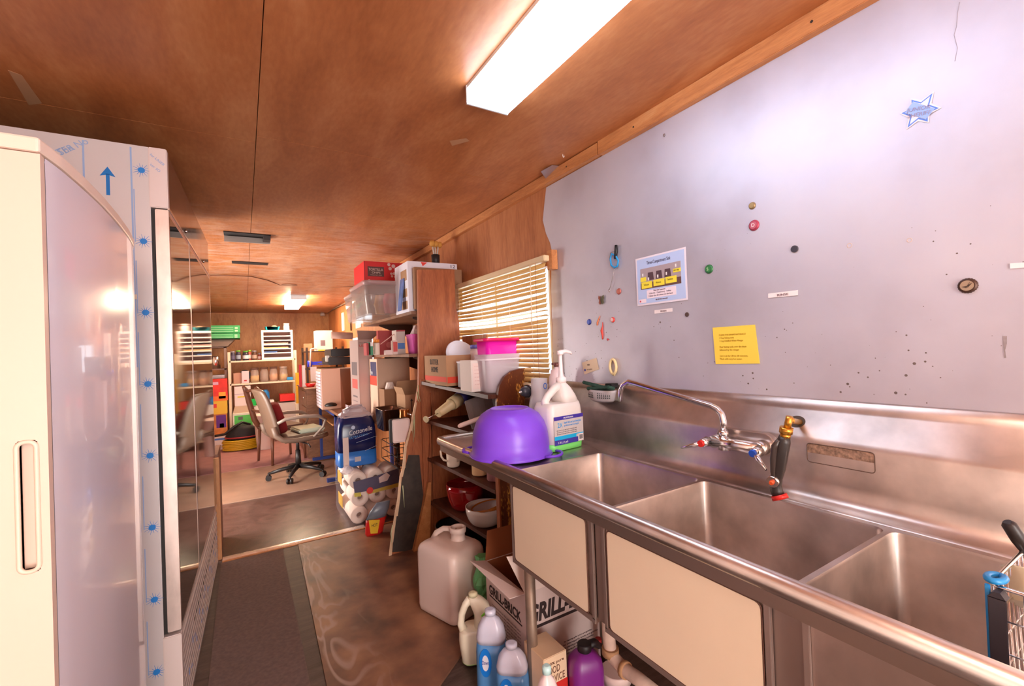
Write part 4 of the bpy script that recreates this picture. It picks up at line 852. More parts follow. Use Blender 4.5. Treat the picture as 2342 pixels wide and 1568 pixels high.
# --- fourth shelf
t = T('red_glass_bowl', 'translucent dark red glass bowl at the back of the fourth bookcase shelf', 'bowl', (1.245, 2.74, -1.063), 0)
b = B(); bowlshape(b, .125, .17, .5); P('body', b, C(170, 16, 26, .06, alpha=.75, spec=.8, coat=1), t)
t = T('mixing_bowl', 'large white mixing bowl with pouring lip on the fourth bookcase shelf', 'bowl', (1.245, 2.45, -1.076), 0)
b = B(); bowlshape(b, .122, .115, .42, spout=math.radians(235)); P('body', b, C(240, 228, 220, .2, spec=.7), t)
fl = B()
for a in (-1.35, -1.22, -1.05): fl.lathe([(.006, 0), (.006, .001)], n=8, M=Matrix.Translation((.1*math.cos(a), .1*math.sin(a), .055)) @ Matrix.Rotation(math.pi/2, 4, 'X') )
P('flower_print', fl, C(160, 120, 100), t)
t = T('orange_dish', 'orange glazed dish with pale inside nested in the large white mixing bowl', 'dish', (1.27, 2.46, -1.022), 0, rot=(-.12, -.16, 0))
b = B(); bowlshape(b, .098, .055, .6); P('body', b, C(206, 120, 44, .25), t)
b = B(); b.lathe([(.058, .0045), (.092, .0475), (.090, .0478), (.05, .006)], n=36, cap0=False, cap1=False); P('glaze', b, C(222, 200, 196, .2), t)
t = T('steel_bowl', 'small steel bowl with dark inside at the near end of the fourth shelf', 'bowl', (1.335, 2.30, -1.085), 0)
b = B(); bowlshape(b, .075, .10, .45); P('body', b, C(150, 140, 150, .2, 1), t)
b = B(); b.box(1.12, 1.40, 2.62, 2.64, -1.05, -.90); b.bm.free(); b = B(); M = Matrix.Translation((1.30, 2.63, -.93)); 
for k in range(4): b.tube([(1.24+.03*k, 2.86, -1.04), (1.235+.03*k, 2.83, -.90-.01*k)], .004, 6)
b.bm.free()
# --- bottom of the bookcase
t = T('stock_pot', 'large steel pot with black inside on the floor under the bookcase', 'pot', (1.17, 2.72, FL), 0)
b = B(); b.lathe([(.128, 0), (.135, .01), (.137, .21), (.145, .222), (.145, .228), (.134, .226), (.130, .02), (.001, .015)], n=40); P('body', b, C(160, 138, 124, .25, 1), t)
b = B(); b.lathe([(.1325, .222), (.1285, .022), (.001, .018)], n=40, cap0=False, cap1=False); P('inside', b, C(26, 22, 20, .6), t)
t = T('steel_pan', 'shallow steel pan on the floor under the near end of the bookcase', 'pan', (1.31, 2.38, FL), 0)
b = B(); b.lathe([(.115, 0), (.12, .01), (.122, .13), (.127, .135), (.118, .133), (.115, .02), (.001, .015)], n=36); P('body', b, C(150, 132, 120, .3, 1), t)
# =====================================================================  THINGS ON THE SINK
t = T('mixing_bowl', 'large purple plastic bowl with side handle turned upside down on the drainboard', 'bowl', (.975, 1.655, -.4575), 0)
b = B(); b.lathe([(.176, .004), (.176, .012), (.166, .016), (.165, .06), (.160, .10), (.147, .14), (.125, .172), (.098, .190), (.088, .193), (.083, .198), (.078, .196), (.070, .190), (.001, .189)], n=56, cap0=False); b.lathe([(.174, .0), (.180, .003), (.176, .006), (.16, .008)], n=56, cap0=False, cap1=False); P('body', b, C(132, 76, 226, .32, spec=.5), t, thick=0)
for a in (math.radians(-52), math.radians(128)):
    b = B(); pts = []
    for k in range(9):
        u = -.062+.124*k/8; v = .172+.052*math.sqrt(max(0, 1-(u/.062)**2)); pts.append((v*math.cos(a)-u*math.sin(a), v*math.sin(a)+u*math.cos(a), .009))
    b.tube(pts, .0058, 8); P('handle', b, C(120, 66, 214, .32), t)
def soap():
    t = T('soap_jug', 'gallon jug of green soap with white pump top and blue label', 'jug', (1.20, 1.612, -.4575), 0, rot=(0, 0, math.radians(6)))
    def sec(z, x0, x1, d, r): return [V3(p[0], p[1], z) for p in rrect(x0, x1, -d, d, r, 5)]
    body = C(236, 226, 220, .35, spec=.5)
    b = B(); b.rings([sec(.034, -.100, .100, .066, .03), sec(.155, -.100, .100, .066, .03), sec(.185, -.098, .098, .064, .03), sec(.205, -.088, .094, .060, .03)]); 
    b.rings([sec(.204, .0, .093, .056, .028), sec(.235, .0, .082, .050, .028), sec(.268, .004, .062, .040, .024), sec(.285, .010, .050, .025, .018), sec(.295, .012, .048, .018, .0179)]); P('body', b, body, t)
    b = B(); b.rings([sec(.0, -.086, .086, .054, .03), sec(.004, -.097, .097, .063, .03), sec(.034, -.0995, .0995, .0655, .03)]); P('green_soap', b, C(128, 232, 120, .3), t)
    b = B(); b.tube([(-.070, 0, .198), (-.072, 0, .215), (-.055, 0, .235), (-.015, 0, .265), (.018, 0, .277)], [.022, .018, .017, .018, .02], 12); P('handle', b, body, t)
    b = B(); b.lathe([(.024, .290), (.024, .312), (.012, .316), (.010, .34), (.0085, .40), (.0085, .418)], (.030, 0, 0), 20); b.lathe([(.014, .416), (.015, .420), (.014, .434)], (.030, 0, 0), 18); b.tube([(.030, 0, .428), (.060, -.004, .430), (.084, -.008, .424), (.092, -.009, .416)], [.010, .009, .007, .005], 10); P('pump', b, C(250, 232, 230, .3), t)
    f = -.0668
    def L(nm, x0, x1, z0, z1, mt, d=0): bb = B(); bb.box(x0, x1, f-.0006-d, f-d, z0, z1); return P(nm, bb, mt, t)
    L('label', -.085, .09, .030, .150, C(206, 196, 192, .4)); L('purple_band', -.085, .09, .136, .152, C(70, 52, 160, .4), .0007); L('cyan_band', -.085, .045, .052, .068, C(24, 180, 232, .4), .0007); L('cyan_line', .045, .09, .064, .068, C(24, 180, 232, .4), .0007)
    L('purple_base', -.085, .055, .030, .052, C(66, 58, 160, .4), .0007); L('barcode', .060, .086, .034, .062, C(244, 236, 236), .0007)
    for i in range(8): L('barcode_bar', .063+i*.0027, .0643+i*.0027, .038, .058, INK, .0014)
    text('2X', t, (-.066, f-.001, .104), .030, *YR, C(20, 160, 226), width=.03); text('liquid dish and pot detergent', t, (-.028, f-.001, .118), .014, *YR, C(60, 150, 220), width=.105); text('professional strength', t, (-.028, f-.001, .106), .012, *YR, C(60, 150, 220), width=.09)
    text('PROFESSIONAL', t, (-.030, f-.0015, .140), .010, *YR, WHITE, width=.06); text('3.78 L (1 gal)', t, (-.068, f-.0015, .036), .012, *YR, WHITE, width=.06)
    for i in range(3): text('directions for use and caution read back panel', t, (-.072, f-.001, .090-i*.008), .007, *YR, C(120, 112, 120), width=.12)
soap()
t = T('spray_bottle', 'frosted squat bottle with torn top and blue letter O behind the soap jug', 'bottle', (1.235, 1.80, -.4575), 0)
b = B(); b.lathe([(.052, 0), (.055, .006), (.055, .17), (.048, .20), (.042, .225), (.04, .30)], n=26); P('body', b, C(214, 206, 206, .35, alpha=.85), t)
text('O', t, (-.010, -.0475, .25), .045, *YR, C(40, 110, 210), 'letter', width=.022)
t = T('pump_bottle', 'second pink white pump bottle standing behind the gallon soap jug', 'bottle', (1.36, 1.82, -.4575), 0)
b = B(); b.lathe([(.044, 0), (.046, .006), (.046, .26), (.04, .30), (.034, .31), (.030, .335), (.012, .34), (.012, .352)], n=26); P('body', b, C(240, 214, 214, .3), t)
b = B(); b.lathe([(.014, .35), (.015, .365), (.012, .372)], n=16); b.tube([(0, 0, .366), (-.035, -.01, .366)], .006, 8); P('pump', b, C(110, 60, 54, .4), t)
def chuck():
    q = RY(1215, 893, 1.95); t = T('drill_chuck', 'black and chrome drill chuck pointing left in front of the curved board', 'drill', (1.25, 1.93, -.4575), None)
    a = V3(1.20, 1.86, -.222); d = V3(-.93, -.35, .03).normalized()
    b = B(); b.tube([a, a+d*.012, a+d*.032, a+d*.040], [.026, .027, .021, .013], 20); P('collar', b, C(60, 60, 70, .3), t)
    b = B(); b.tube([a-d*.034, a-d*.002], [.033, .033], 24); P('ring', b, CHROME, t)
    b = B(); b.tube([a+d*.038, a+d*.050, a+d*.066], [.008, .007, .002], 10); P('bit', b, CHROME, t)
    b = B(); b.tube([a-d*.12, a-d*.034], [.030, .032], 20); b.tube([a-d*.085+V3(0, 0, -.02), V3((a-d*.085).x, (a-d*.085).y, -.400)], [.022, .020], 14); b.box((a-d*.085).x-.04, (a-d*.085).x+.04, (a-d*.085).y-.03, (a-d*.085).y+.03, -.4575, -.398, .004); P('body', b, C(50, 44, 48, .5), t)
chuck()
# =====================================================================  WINDOW BLIND
def blind():
    t = T('window_blind', 'cream slatted venetian blind hanging over the kitchen window', 'blind', (1.40, 2.6, -.19), None)
    y0, y1 = 1.93, 3.20; sl = C(226, 190, 122, .5, trans=.0)
    mt, nt, p = nodes('blind_slat'); p.inputs['Base Color'].default_value = (lin(232), lin(190), lin(122), 1); p.inputs['Roughness'].default_value = .45
    tr = nt.nodes.new('ShaderNodeBsdfTranslucent'); tr.inputs[0].default_value = (lin(255), lin(220), lin(150), 1); mx = nt.nodes.new('ShaderNodeMixShader'); mx.inputs[0].default_value = .18
    nt.links.new(p.outputs[0], mx.inputs[1]); nt.links.new(tr.outputs[0], mx.inputs[2]); nt.links.new(mx.outputs[0], nt.nodes['Material Output'].inputs[0])
    h = B(); h.box(1.372, 1.412, y0-.02, y1, .452, .482, .003); P('headrail', h, C(232, 206, 164, .45), t)
    n = 24; z = .435; k = 0
    while z > -.20:
        ya, yb = y0, y1
        if z < .075: yb = 2.60
        if .16 < z < .215: tilt = -15+(z-.16)*200
        elif z < 0: tilt = 66
        elif z > .33: tilt = 70
        else: tilt = 64
        a = math.radians(tilt); w_ = .0125; s_ = B(); cx = 1.395; dz = random.uniform(-.001, .001)
        sag = .006 if .12 < z < .28 else 0
        row = []
        for i in range(9):
            y = ya+(yb-ya)*i/8; zz = z+dz-(sag*math.sin(i/8*math.pi)*2)
            row.append([(cx-w_*math.cos(a), y, zz-w_*math.sin(a)), (cx-.002, y, zz+.002), (cx+w_*math.cos(a), y, zz+w_*math.sin(a))])
        s_.sheet(row); P('slat', s_, mt, t, thick=.0008); z -= .0265 if k % 5 else .029; k += 1
    b = B(); b.box(1.384, 1.406, y0, 2.60, -.222, -.208, .002); P('bottom_rail', b, C(240, 214, 168, .45), t)
    for y, zb in ((2.06, -.21), (2.30, -.21), (2.66, .07), (3.02, .07)):
        c = B(); c.tube([(1.382, y, .452), (1.381, y, zb)], .0012, 5); P('cord', c, C(244, 224, 190), t)
    c = B(); c.tube([(1.366, 2.035, .45), (1.362, 2.035, .12)], .0028, 6); P('tilt_wand', c, C(244, 220, 180, .4), t)
    c = B(); c.tube([(1.366, 1.985, .45), (1.363, 1.985, -.13), (1.36, 1.96, -.26)], .0014, 6); P('pull_cord', c, C(176, 120, 80), t)
blind()
b = B(); b.box(1.405, 1.444, 1.885, 1.93, .405, .508, .002); b.box(1.412, 1.444, 1.93, 1.99, .43, .50)
ex(P('wood_block', b, W_BEAM, loc=(1.43, 1.9, .405)), 'small pine block nailed at the upper right corner of the window', 'wood block')
b = B(); b.lathe([(.035, 0), (.045, .01), (.04, .04), (.02, .055)], n=14, M=Matrix.Translation((1.395, 3.15, .483))); ex(P('cloth_bundle', b, C(226, 190, 176, .8), loc=(1.395, 3.15, .483)), 'small bundled pink rag on the far end of the blind headrail', 'rag')
b = B(); b.box(1.445, 1.4495, 3.32, 3.345, -.1, .45); ex(P('trim_strip', b, WHITE, loc=(1.447, 3.33, -.1)), 'thin white trim strip on the wall at the far side of the window', 'trim strip')
# =====================================================================  FLOOR, BY THE SINK
def carboy():
    t = T('water_carboy', 'large empty frosted white plastic carboy with handle and open neck on the plywood', 'carboy', (.905, 2.205, FL+.012), math.radians(19))
    def sec(z, s_, r=.035): return [V3(p[0], p[1], z*1.06) for p in rrect(-.118*s_, .118*s_, -.148*s_, .148*s_, r*min(1, s_*1.2), 6)]
    m_ = C(228, 204, 194, .32, spec=.5)
    b = B(); b.rings([sec(0, .9), sec(.008, .97), sec(.03, 1), sec(.275, 1), sec(.300, .985), sec(.318, .93), sec(.330, .82), sec(.336, .6), sec(.34, .35)]); P('body', b, m_, t)
    b = B(); b.lathe([(.045, .345), (.038, .365), (.036, .394), (.043, .396), (.044, .420), (.038, .424), (.032, .422), (.030, .37)], (.03, -.03, 0), 28); P('neck', b, m_, t)
    b = B(); b.tube([(-.01, .12, .342), (-.005, .10, .374), (.005, .055, .402), (.018, .015, .406), (.026, -.01, .396)], [.016, .015, .014, .014, .016], 12); P('handle', b, m_, t)
    b = B(); b.lathe([(.009, 0), (.009, .003)], n=12, M=Matrix.Translation((-.062, .085, .350))); P('vent_hole', b, C(84, 52, 40), t)
carboy()
def dish_bottle(label, x, y, h, wd, dp, col, liquid, rz, cap=None, name='detergent_bottle', mark=None, frac=.62, zb=FL):
    t = T(name, label, 'bottle', (x, y, zb), rz)
    def sec(z, s_, k=1): return [V3(p[0], p[1], z) for p in rrect(-wd*s_, wd*s_, -dp*s_*k, dp*s_*k, min(wd, dp)*s_*.85*min(1, k), 5)]
    prof = [(0, .88), (.02, .97), (.10, 1), (.50, .99), (.68, .95), (.80, .82), (.88, .56), (.91, .34), (.94, .22)]
    lo = [(z, s_) for z, s_ in prof if z <= frac]+[(frac, .93)]; hi = [(frac, .93)]+[(z, s_) for z, s_ in prof if z > frac]
    b = B(); b.rings([sec(z*h, s_) for z, s_ in lo]); P('liquid_part', b, liquid, t)
    b = B(); b.rings([sec(z*h, s_) for z, s_ in hi]); P('body', b, col, t)
    b = B(); b.lathe([(wd*.36, h*.935), (wd*.36, h*.985), (wd*.22, h)], n=18); P('cap', b, cap or col, t)
    if mark: mark(t, h, wd, dp)
    return t
def mk_blue(t, h, wd, dp):
    b = B(); n = 14
    ring = lambda k, d: [V3(-.3*wd+wd*.5*k*math.cos(a*math.tau/n)*.8, -dp*.985-d, h*.42+h*.17*k*math.sin(a*math.tau/n)) for a in range(n)]
    b.rings([ring(1, .0), ring(1, .0015)], smooth=False); P('label', b, C(20, 120, 214, .35), t)
    b = B(); b.rings([ring(.55, .0015), ring(.55, .0025)], smooth=False); P('label_oval', b, C(226, 222, 232, .35), t)
    text('Dawn', t, (-.3*wd-wd*.22, -dp*.985-.0032, h*.405), .022, *YR, C(50, 60, 150), width=wd*.44)
blue = C(84, 140, 196, .2, spec=.6); clr = C(206, 204, 222, .2, spec=.6)
p = RY(1112, 1400, 1.60); dish_bottle('blue dish soap bottle between the white detergent jug and the nearer blue one', p.x+.018, 1.60, p.z-FL+.01, .062, .040, clr, blue, math.radians(-38), clr, mark=mk_blue)
p = RY(1160, 1450, 1.50); dish_bottle('nearest blue dish soap bottle beside the sink leg', p.x-.006, 1.46, p.z-FL-.005, .062, .040, clr, blue, math.radians(-38), clr, mark=mk_blue)
def deter():
    p = RY(1092, 1352, 1.79); h = p.z-FL-.004
    t = T('detergent_jug', 'cream white detergent jug with bright green marks and hollow handle', 'jug', (p.x-.022, 1.79, FL+.010), math.radians(-20))
    m_ = C(240, 230, 206, .3, spec=.5)
    def sec(z, x0, x1, d): return [V3(q[0], q[1], z*h) for q in rrect(x0, x1, -d, d, min(d, (x1-x0)/2)*.8, 5)]
    b = B(); b.rings([sec(.0, -.05, .062, .036), sec(.03, -.058, .07, .042), sec(.30, -.068, .076, .045), sec(.45, -.066, .078, .045), sec(.5, -.05, .08, .044)])
    b.rings([sec(.49, .0, .080, .043), sec(.65, .004, .078, .040), sec(.8, -.012, .068, .034), sec(.9, -.024, .040, .024), sec(.94, -.018, .020, .018)])
    P('body', b, m_, t)
    b = B(); b.tube([(-.046, 0, .46*h), (-.058, 0, .56*h), (-.052, 0, .70*h), (-.036, 0, .82*h), (-.014, 0, .90*h)], [.020, .016, .015, .016, .018], 12); P('handle', b, m_, t)
    b = B(); b.lathe([(.020, .935*h), (.020, .985*h), (.010, h)], n=16); P('cap', b, C(226, 218, 180, .4), t)
    b = B(); b.rings([sec(-.0, -.051, .063, .037), sec(.028, -.0585, .0705, .0425)]); P('base', b, C(190, 222, 150, .4), t)
    g_ = C(130, 232, 50, .4)
    b = B(); b.lathe([(.024, 0), (.024, .003)], n=16, M=Matrix.Translation((.045, -.0425, .32*h)) @ Matrix.Rotation(math.pi/2, 4, 'X'), sy=1.6); P('green_mark', b, g_, t)
    b = B(); b.tube([(.030, -.040, .70*h), (.045, -.042, .735*h), (.066, -.036, .75*h)], [.003, .006, .003], 8); P('green_mark', b, g_, t)
deter()
def grill():
    x0, x1, y0, y1, z1 = .925, 1.385, 1.505, 1.84, -.975
    wm = C(214, 190, 184, .7)
    t = carton('tall open white carton printed with grill brick lettering under the sink', x0, x1, y0, y1, FL+.002, z1, wm, name='grill_brick_box', open_top=True)
    b = B(); b.face([V3(x0, y0, z1), V3(x0, y1, z1), V3(x0-.09, y1-.03, z1+.035), V3(x0-.06, y0+.02, z1-.01)]); P('flap', b, wm, t, thick=.003)
    b = B(); b.face([V3(x0, y1, z1), V3(x1, y1, z1), V3(x1-.04, y1+.01, z1+.12), V3(x0+.02, y1+.01, z1+.13)]); P('flap', b, C(140, 74, 36, .8), t, thick=.003)
    b = B(); b.face([V3(x0, y0, z1), V3(x1, y0, z1), V3(x1, y0-.004, z1+.09), V3(x0-.075, y0+.005, z1+.165)]); P('flap', b, C(230, 206, 196, .7), t, thick=.003)
    i_ = B(); i_.box(x0+.005, x1-.005, y1-.0055, y1-.0045, FL+.1, z1-.002); i_.box(x0+.0045, x0+.0055, y0+.005, y1-.005, FL+.1, z1-.002); P('lining', i_, C(140, 74, 36, .8), t)
    ink = C(52, 34, 34, .7)
    text('GRILL-BRICK', t, (x0-.001, y1-.03, z1-.13), .055, *XR, ink, width=.27, bold=.0015); platex(t, 'underline', x0, y0+.03, y1-.03, z1-.145, z1-.139, ink)
    for i in range(12): text('cleaning block for flat grills use with care', t, (x0-.001, y1-.05, z1-.175-i*.014), .008, *XR, C(150, 124, 122), width=.24)
    text('GRILL-BRICK', t, (x0+.004, y0-.001, -1.10), .095, *YR, ink, shear=.18, width=.42, bold=.004); plate(t, 'underline', x0+.01, x1-.03, y0, -1.128, -1.116, ink)
    for i, wd in enumerate((.15, .19, .16, .12, .13)): text('for cleaning grills bricks and griddles', t, (x0+.20-wd/8, y0-.001, -1.235-i*.013), .009, *YR, C(110, 84, 84), width=wd)
    b = B(); c = V3(x0+.10, y0-.0005, -1.262); b.lathe([(.024, 0), (.024, .001)], n=24, M=Matrix.Translation(c) @ Matrix.Rotation(math.pi/2, 4, 'X')); P('round_mark', b, ink, t); text('NSF', t, (x0+.083, y0-.002, -1.270), .022, *YR, C(220, 196, 190), width=.034)
grill()
p = RY(1330, 1488, 1.28); t = T('purple_jug', 'purple plastic jug with black cap under the sink', 'jug', (p.x+.03, 1.30, FL), math.radians(-15)); h = p.z-FL-.01
def sec(z, s_): return [V3(q[0], q[1], z) for q in rrect(-.062*s_, .062*s_, -.05*s_, .05*s_, .03*s_, 5)]
b = B(); b.rings([sec(0, .9), sec(.01, 1), sec(h*.72, 1), sec(h*.86, .9), sec(h*.95, .55), sec(h*.97, .4)]); P('body', b, C(132, 44, 138, .35), t)
b = B(); b.lathe([(.024, h*.96), (.026, h*.97), (.026, h*1.06), (.022, h*1.075)], n=20); P('cap', b, C(34, 24, 28, .5), t)
b = B(); b.tube([(.02, .01, h*1.0), (.05, .02, h*.98), (.075, .03, h*.90)], [.016, .015, .014], 10); P('spout', b, C(36, 26, 30, .5), t)
b = B(); b.lathe([(.012, 0), (.012, .03)], n=12, M=Matrix.Translation((.072, .03, h*.88))); P('red_ring', b, C(150, 20, 24), t)
p = RY(1250, 1520, 1.17); dish_bottle('white bottle with aqua spout cap standing lowest under the sink', p.x, 1.17, p.z-FL, .040, .034, C(236, 210, 208, .3), C(236, 210, 208, .3), 0, C(190, 222, 220, .3), frac=.3)
p = RY(1238, 1512, 1.33); q = RY(1296, 1500, 1.33)
t = carton('cream and red food service carton between the big box and purple jug', p.x+.01, q.x, 1.33, 1.46, FL, p.z, C(232, 200, 166, .7), name='food_service_carton'); w_ = q.x-p.x-.01
plate(t, 'red_panel', p.x+.01, q.x, 1.33, p.z-.22, p.z-.10, C(206, 44, 36)); text('100% pure', t, (p.x+.016, 1.3288, p.z-.030), .014, *YR, C(120, 80, 64), width=w_*.8)
text('FOOD', t, (p.x+.018, 1.3288, p.z-.062), .036, *YR, C(120, 80, 64), width=w_*.6); text('SERVICE', t, (p.x+.018, 1.3288, p.z-.094), .036, *YR, C(120, 80, 64), width=w_*.8)
p = RY(1400, 1538, 1.28); jar('white plastic lidded tub beside the drain pipe under the sink', (p.x+.02, 1.28, FL), .05, p.z-FL+.006, C(230, 200, 190, .4), name='plastic_tub', cat='tub', lid=C(236, 208, 200, .4), neck=1.03, lidh=.03, hip=.92)
t = T('green_bag', 'crumpled green plastic bag between the carboy and grill brick carton', 'bag', (.985, 2.0, FL), 0); random.seed(5); b = B(); rs = []
for j in range(12):
    z = j*.031; rr = .035+.012*math.sin(j*1.1); rs.append([V3((rr+random.uniform(-.01, .01))*math.cos(k*math.tau/12), (rr+random.uniform(-.01, .01))*math.sin(k*math.tau/12), z) for k in range(12)])
b.rings(rs, smooth=False); P('body', b, C(110, 186, 120, .5), t)
# =====================================================================  DISH BASKET IN THE THIRD BOWL
def dish_rack():
    t = T('wire_basket', 'chrome wire basket with bright blue band standing in the nearest sink bowl', 'basket', (1.08, .2, -.79), None)
    A = RX(2278, 1330, .985); Bp = RX(2322, 1262, 1.17); zt = (A.z+Bp.z)/2
    ya = .262; zt = RX(2300, 1300, 1.07).z
    x0, x1, y1, y0 = .985, 1.185, RX(2300, 1300, 1.07).y, .02; zb = -.70
    w_ = CHROME; b = B()
    b.tube([(p[0], p[1], zt) for p in rrect(x0, x1, y0, y1, .015, 3)], .0034, 8, True); P('top_rim', b, w_, t)
    b = B()
    for i in range(8): x = x0+.01+(x1-x0-.02)*i/7; b.tube([(x, y1, zt), (x, y1-.008, zb), (x, y0+.008, zb), (x, y0, zt)], .0016, 5)
    for i in range(8): y = y0+.01+(y1-y0-.02)*i/7; b.tube([(x0, y, zt), (x0+.008, y, zb), (x1-.008, y, zb), (x1, y, zt)], .0016, 5)
    for z in (zt-.05, zt-.10, zt-.15): b.tube([(p[0], p[1], z) for p in rrect(x0+.002, x1-.002, y0+.002, y1-.002, .012, 3)], .0016, 5, True)
    P('wire_mesh', b, w_, t)
    b = B(); c = V3(x0+.012, y1-.004, zt+.006)
    pts = [c+V3(.020*math.cos(a), .009*math.sin(a), .004*math.sin(a*.5)) for a in [k*math.tau/14 for k in range(14)]]; b.tube(pts, .005, 8, True); b.box(c.x-.024, c.x-.020, c.y+.002, c.y+.008, zt-.13, zt+.004, .001); P('blue_band', b, C(36, 140, 206, .35), t)
    b = B()
    b.box(c.x-.030, c.x-.027, c.y-.016, c.y+.004, zt-.15, zt-.010, .001); b.prism([(c.y+.004, zt-.012), (c.y-.003, zt-.002), (c.y-.010, zt-.002), (c.y-.016, zt-.012)], c.x-.030, c.x-.010, 'x')
    P('dark_strap', b, C(54, 48, 54, .55), t)
dish_rack()
c = RX(2303, 1192, 1.16); e = RX(2350, 1262, 1.18)
t = T('saucepan', 'steel saucepan in the wire basket with a thick black handle at the right edge', 'pan', (1.10, .10, -.62), None)
b = B(); b.tube([c, c+(e-c)*.1, c+(e-c)*.6, e], [.006, .0105, .0115, .009], 12); P('handle', b, C(40, 32, 32, .4), t)
b = B(); b.tube([e, e+(e-c)*.25, V3(1.16, .105, -.52)], [.0085, .006, .006], 10); P('handle_stem', b, CHROME, t)
b = B(); b.lathe([(.05, 0), (.06, .008), (.062, .10), (.058, .10), (.055, .012), (.001, .008)], (1.10, .10, -.62), 28); P('body', b, SS, t)
b = B(); c = RX(2346, 1345, 1.10); b.lathe([(.03, 0), (.042, .05), (.044, .052), (.040, .05), (.028, .004)], n=20, M=Matrix.Translation(c-V3(0, .01, .03)) @ Matrix.Rotation(.6, 4, 'Y'))
ex(P('plastic_cup', b, C(232, 214, 180, .4), loc=tuple(c)), 'pale plastic cup lying in the wire basket at the right edge', 'cup')
# =====================================================================  WALL SHELVES BEYOND THE PARTITION
def wall_shelf(label, x0, y0, y1, z):
    t = T('wall_shelf', label, 'shelf', (1.25, (y0+y1)/2, z-.02), None)
    b = B(); b.box(x0, 1.448, y0, y1, z-.022, z, .002); P('board', b, W_DESK, t)
    for y in (y0+.25, y1-.25):
        c = B(); c.prism([(1.44, z-.022), (1.12, z-.022), (1.12, z-.035), (1.435, z-.16), (1.448, z-.16), (1.448, z-.022)], y-.004, y+.004, 'y'); P('bracket', c, C(90, 70, 60, .5, .5), t)
    return t
wall_shelf('upper wooden wall shelf holding the tortilla box and clear storage tub', 1.03, 3.07, 4.55, .285)
wall_shelf('lower grey wooden wall shelf holding medicine boxes and the pink bin', 1.00, 3.07, 4.4, -.02)
# tortilla chip box
def tortilla():
    x0, x1, y0, z0, z1 = .905, 1.262, 3.9, .575, .79
    t = carton('red tortilla chips box on top of the stacked tubs near the ceiling', x0, x1, y0, 4.3, .553, z1, C(214, 30, 36, .5), name='tortilla_chips_box')
    plate(t, 'dark_panel', x0+.03, x0+.17, y0, .66, .745, C(92, 58, 56), .001); plate(t, 'maroon_side', x0, x0+.004, y0, z0, z1, C(120, 30, 40), .0012)
    text('TORTILLA', t, (x0+.037, y0-.002, .708), .034, *YR, C(226, 200, 190), width=.125); text('CHIPS', t, (x0+.063, y0-.002, .685), .024, *YR, C(226, 200, 190), width=.075); text('restaurant style', t, (x0+.05, y0-.002, .668), .014, *YR, C(200, 160, 150), width=.10)
    dots = [(.215, .770, .014), (.255, .758, .017), (.225, .735, .015), (.285, .715, .014), (.26, .692, .013), (.235, .690, .011), (.29, .685, .012), (.24, .668, .010), (.27, .665, .012), (.04, .62, .012)]
    for dx, z, r in dots:
        b = B(); b.lathe([(r, 0), (r, .0012)], n=16, M=Matrix.Translation((x0+dx, y0, z)) @ Matrix.Rotation(math.pi/2, 4, 'X')); P('white_dot', b, C(236, 206, 206), t)
    text('50%', t, (x0+.30, y0-.002, .735), .022, *YR, C(240, 180, 180), width=.035)
tortilla()
def cleartub(label, x0, x1, y0, y1, z0, z1, fill=True):
    t = T('storage_tub', label, 'tub', ((x0+x1)/2, (y0+y1)/2, z0), None); cx, cy = (x0+x1)/2, (y0+y1)/2
    def sec(z, k, d=0): return [V3(cx+(p[0])*k, cy+(p[1])*k, z) for p in rrect(-(x1-x0)/2+d, (x1-x0)/2-d, -(y1-y0)/2+d, (y1-y0)/2-d, .05, 5)]
    h = z1-z0
    b = B(); b.rings([sec(z0, .82), sec(z0+.01, .86), sec(z0+h*.5, .93), sec(z0+h*.88, .98), sec(z0+h*.88, .975), sec(z0+h*.5, .925), sec(z0+.014, .85)]); P('body', b, C(190, 172, 166, .12, alpha=.36, spec=.8), t)
    b = B(); b.rings([sec(z0+h*.87, 1.0), sec(z0+h*.97, 1.02), sec(z1, 1.0), sec(z1+.002, .9)]); P('lid', b, C(190, 168, 166, .3, alpha=.55), t)
    return t
cleartub('large clear plastic storage tub with snacks inside under the tortilla box', .79, 1.19, 3.42, 3.98, .287, .551)
cleartub('second clear plastic storage tub farther back on the upper wall shelf', .84, 1.19, 4.02, 4.5, .287, .54)
for i, (x, y, z, col, lb, s_) in enumerate(((1.03, 3.55, .31, (206, 40, 34), 'red snack bag seen through the clear tub', .07), (.97, 3.66, .31, (214, 150, 50), 'yellow orange snack bag inside the clear tub', .05), (1.12, 3.62, .31, (150, 34, 60), 'dark red packet inside the clear tub, nearest the white box', .045))):
    b = B(); rs = []; random.seed(i+20)
    for j in range(7): rs.append([V3(x+s_*(1-.25*abs(j-3)/3)*math.cos(k*math.tau/12)*(1+random.uniform(-.1, .1)), y+s_*.6*math.sin(k*math.tau/12), z+j*.026) for k in range(12)])
    b.rings(rs, smooth=False); ex(P('snack_bag', b, C(*col, .35, var=.3, scale=14), loc=(x, y, z)), lb, 'bag')
def whitebox():
    x0, x1, y0, z0, z1 = 1.035, 1.425, 3.13, .287, .655
    wm = C(232, 228, 240, .5); t = carton('white corrugated carton marked 12 on the upper wall shelf behind the partition', x0, x1, y0, 3.45, z0, z1, wm, name='white_carton')
    for z0_, z1_ in ((.52, .60), (.40, .46), (.31, .37)): platex(t, 'brown_cutout', x0, 3.16, 3.3, z0_, z1_, CARD)
    text('12', t, (x1-.062, y0-.002, .622), .034, *YR, C(40, 40, 60), width=.045)
    b = B(); b.prism([(1.135, .652), (1.185, .652), (1.15, .622)], y0-.001, y0, 'y'); P('red_triangle', b, C(226, 60, 50), t)
whitebox()
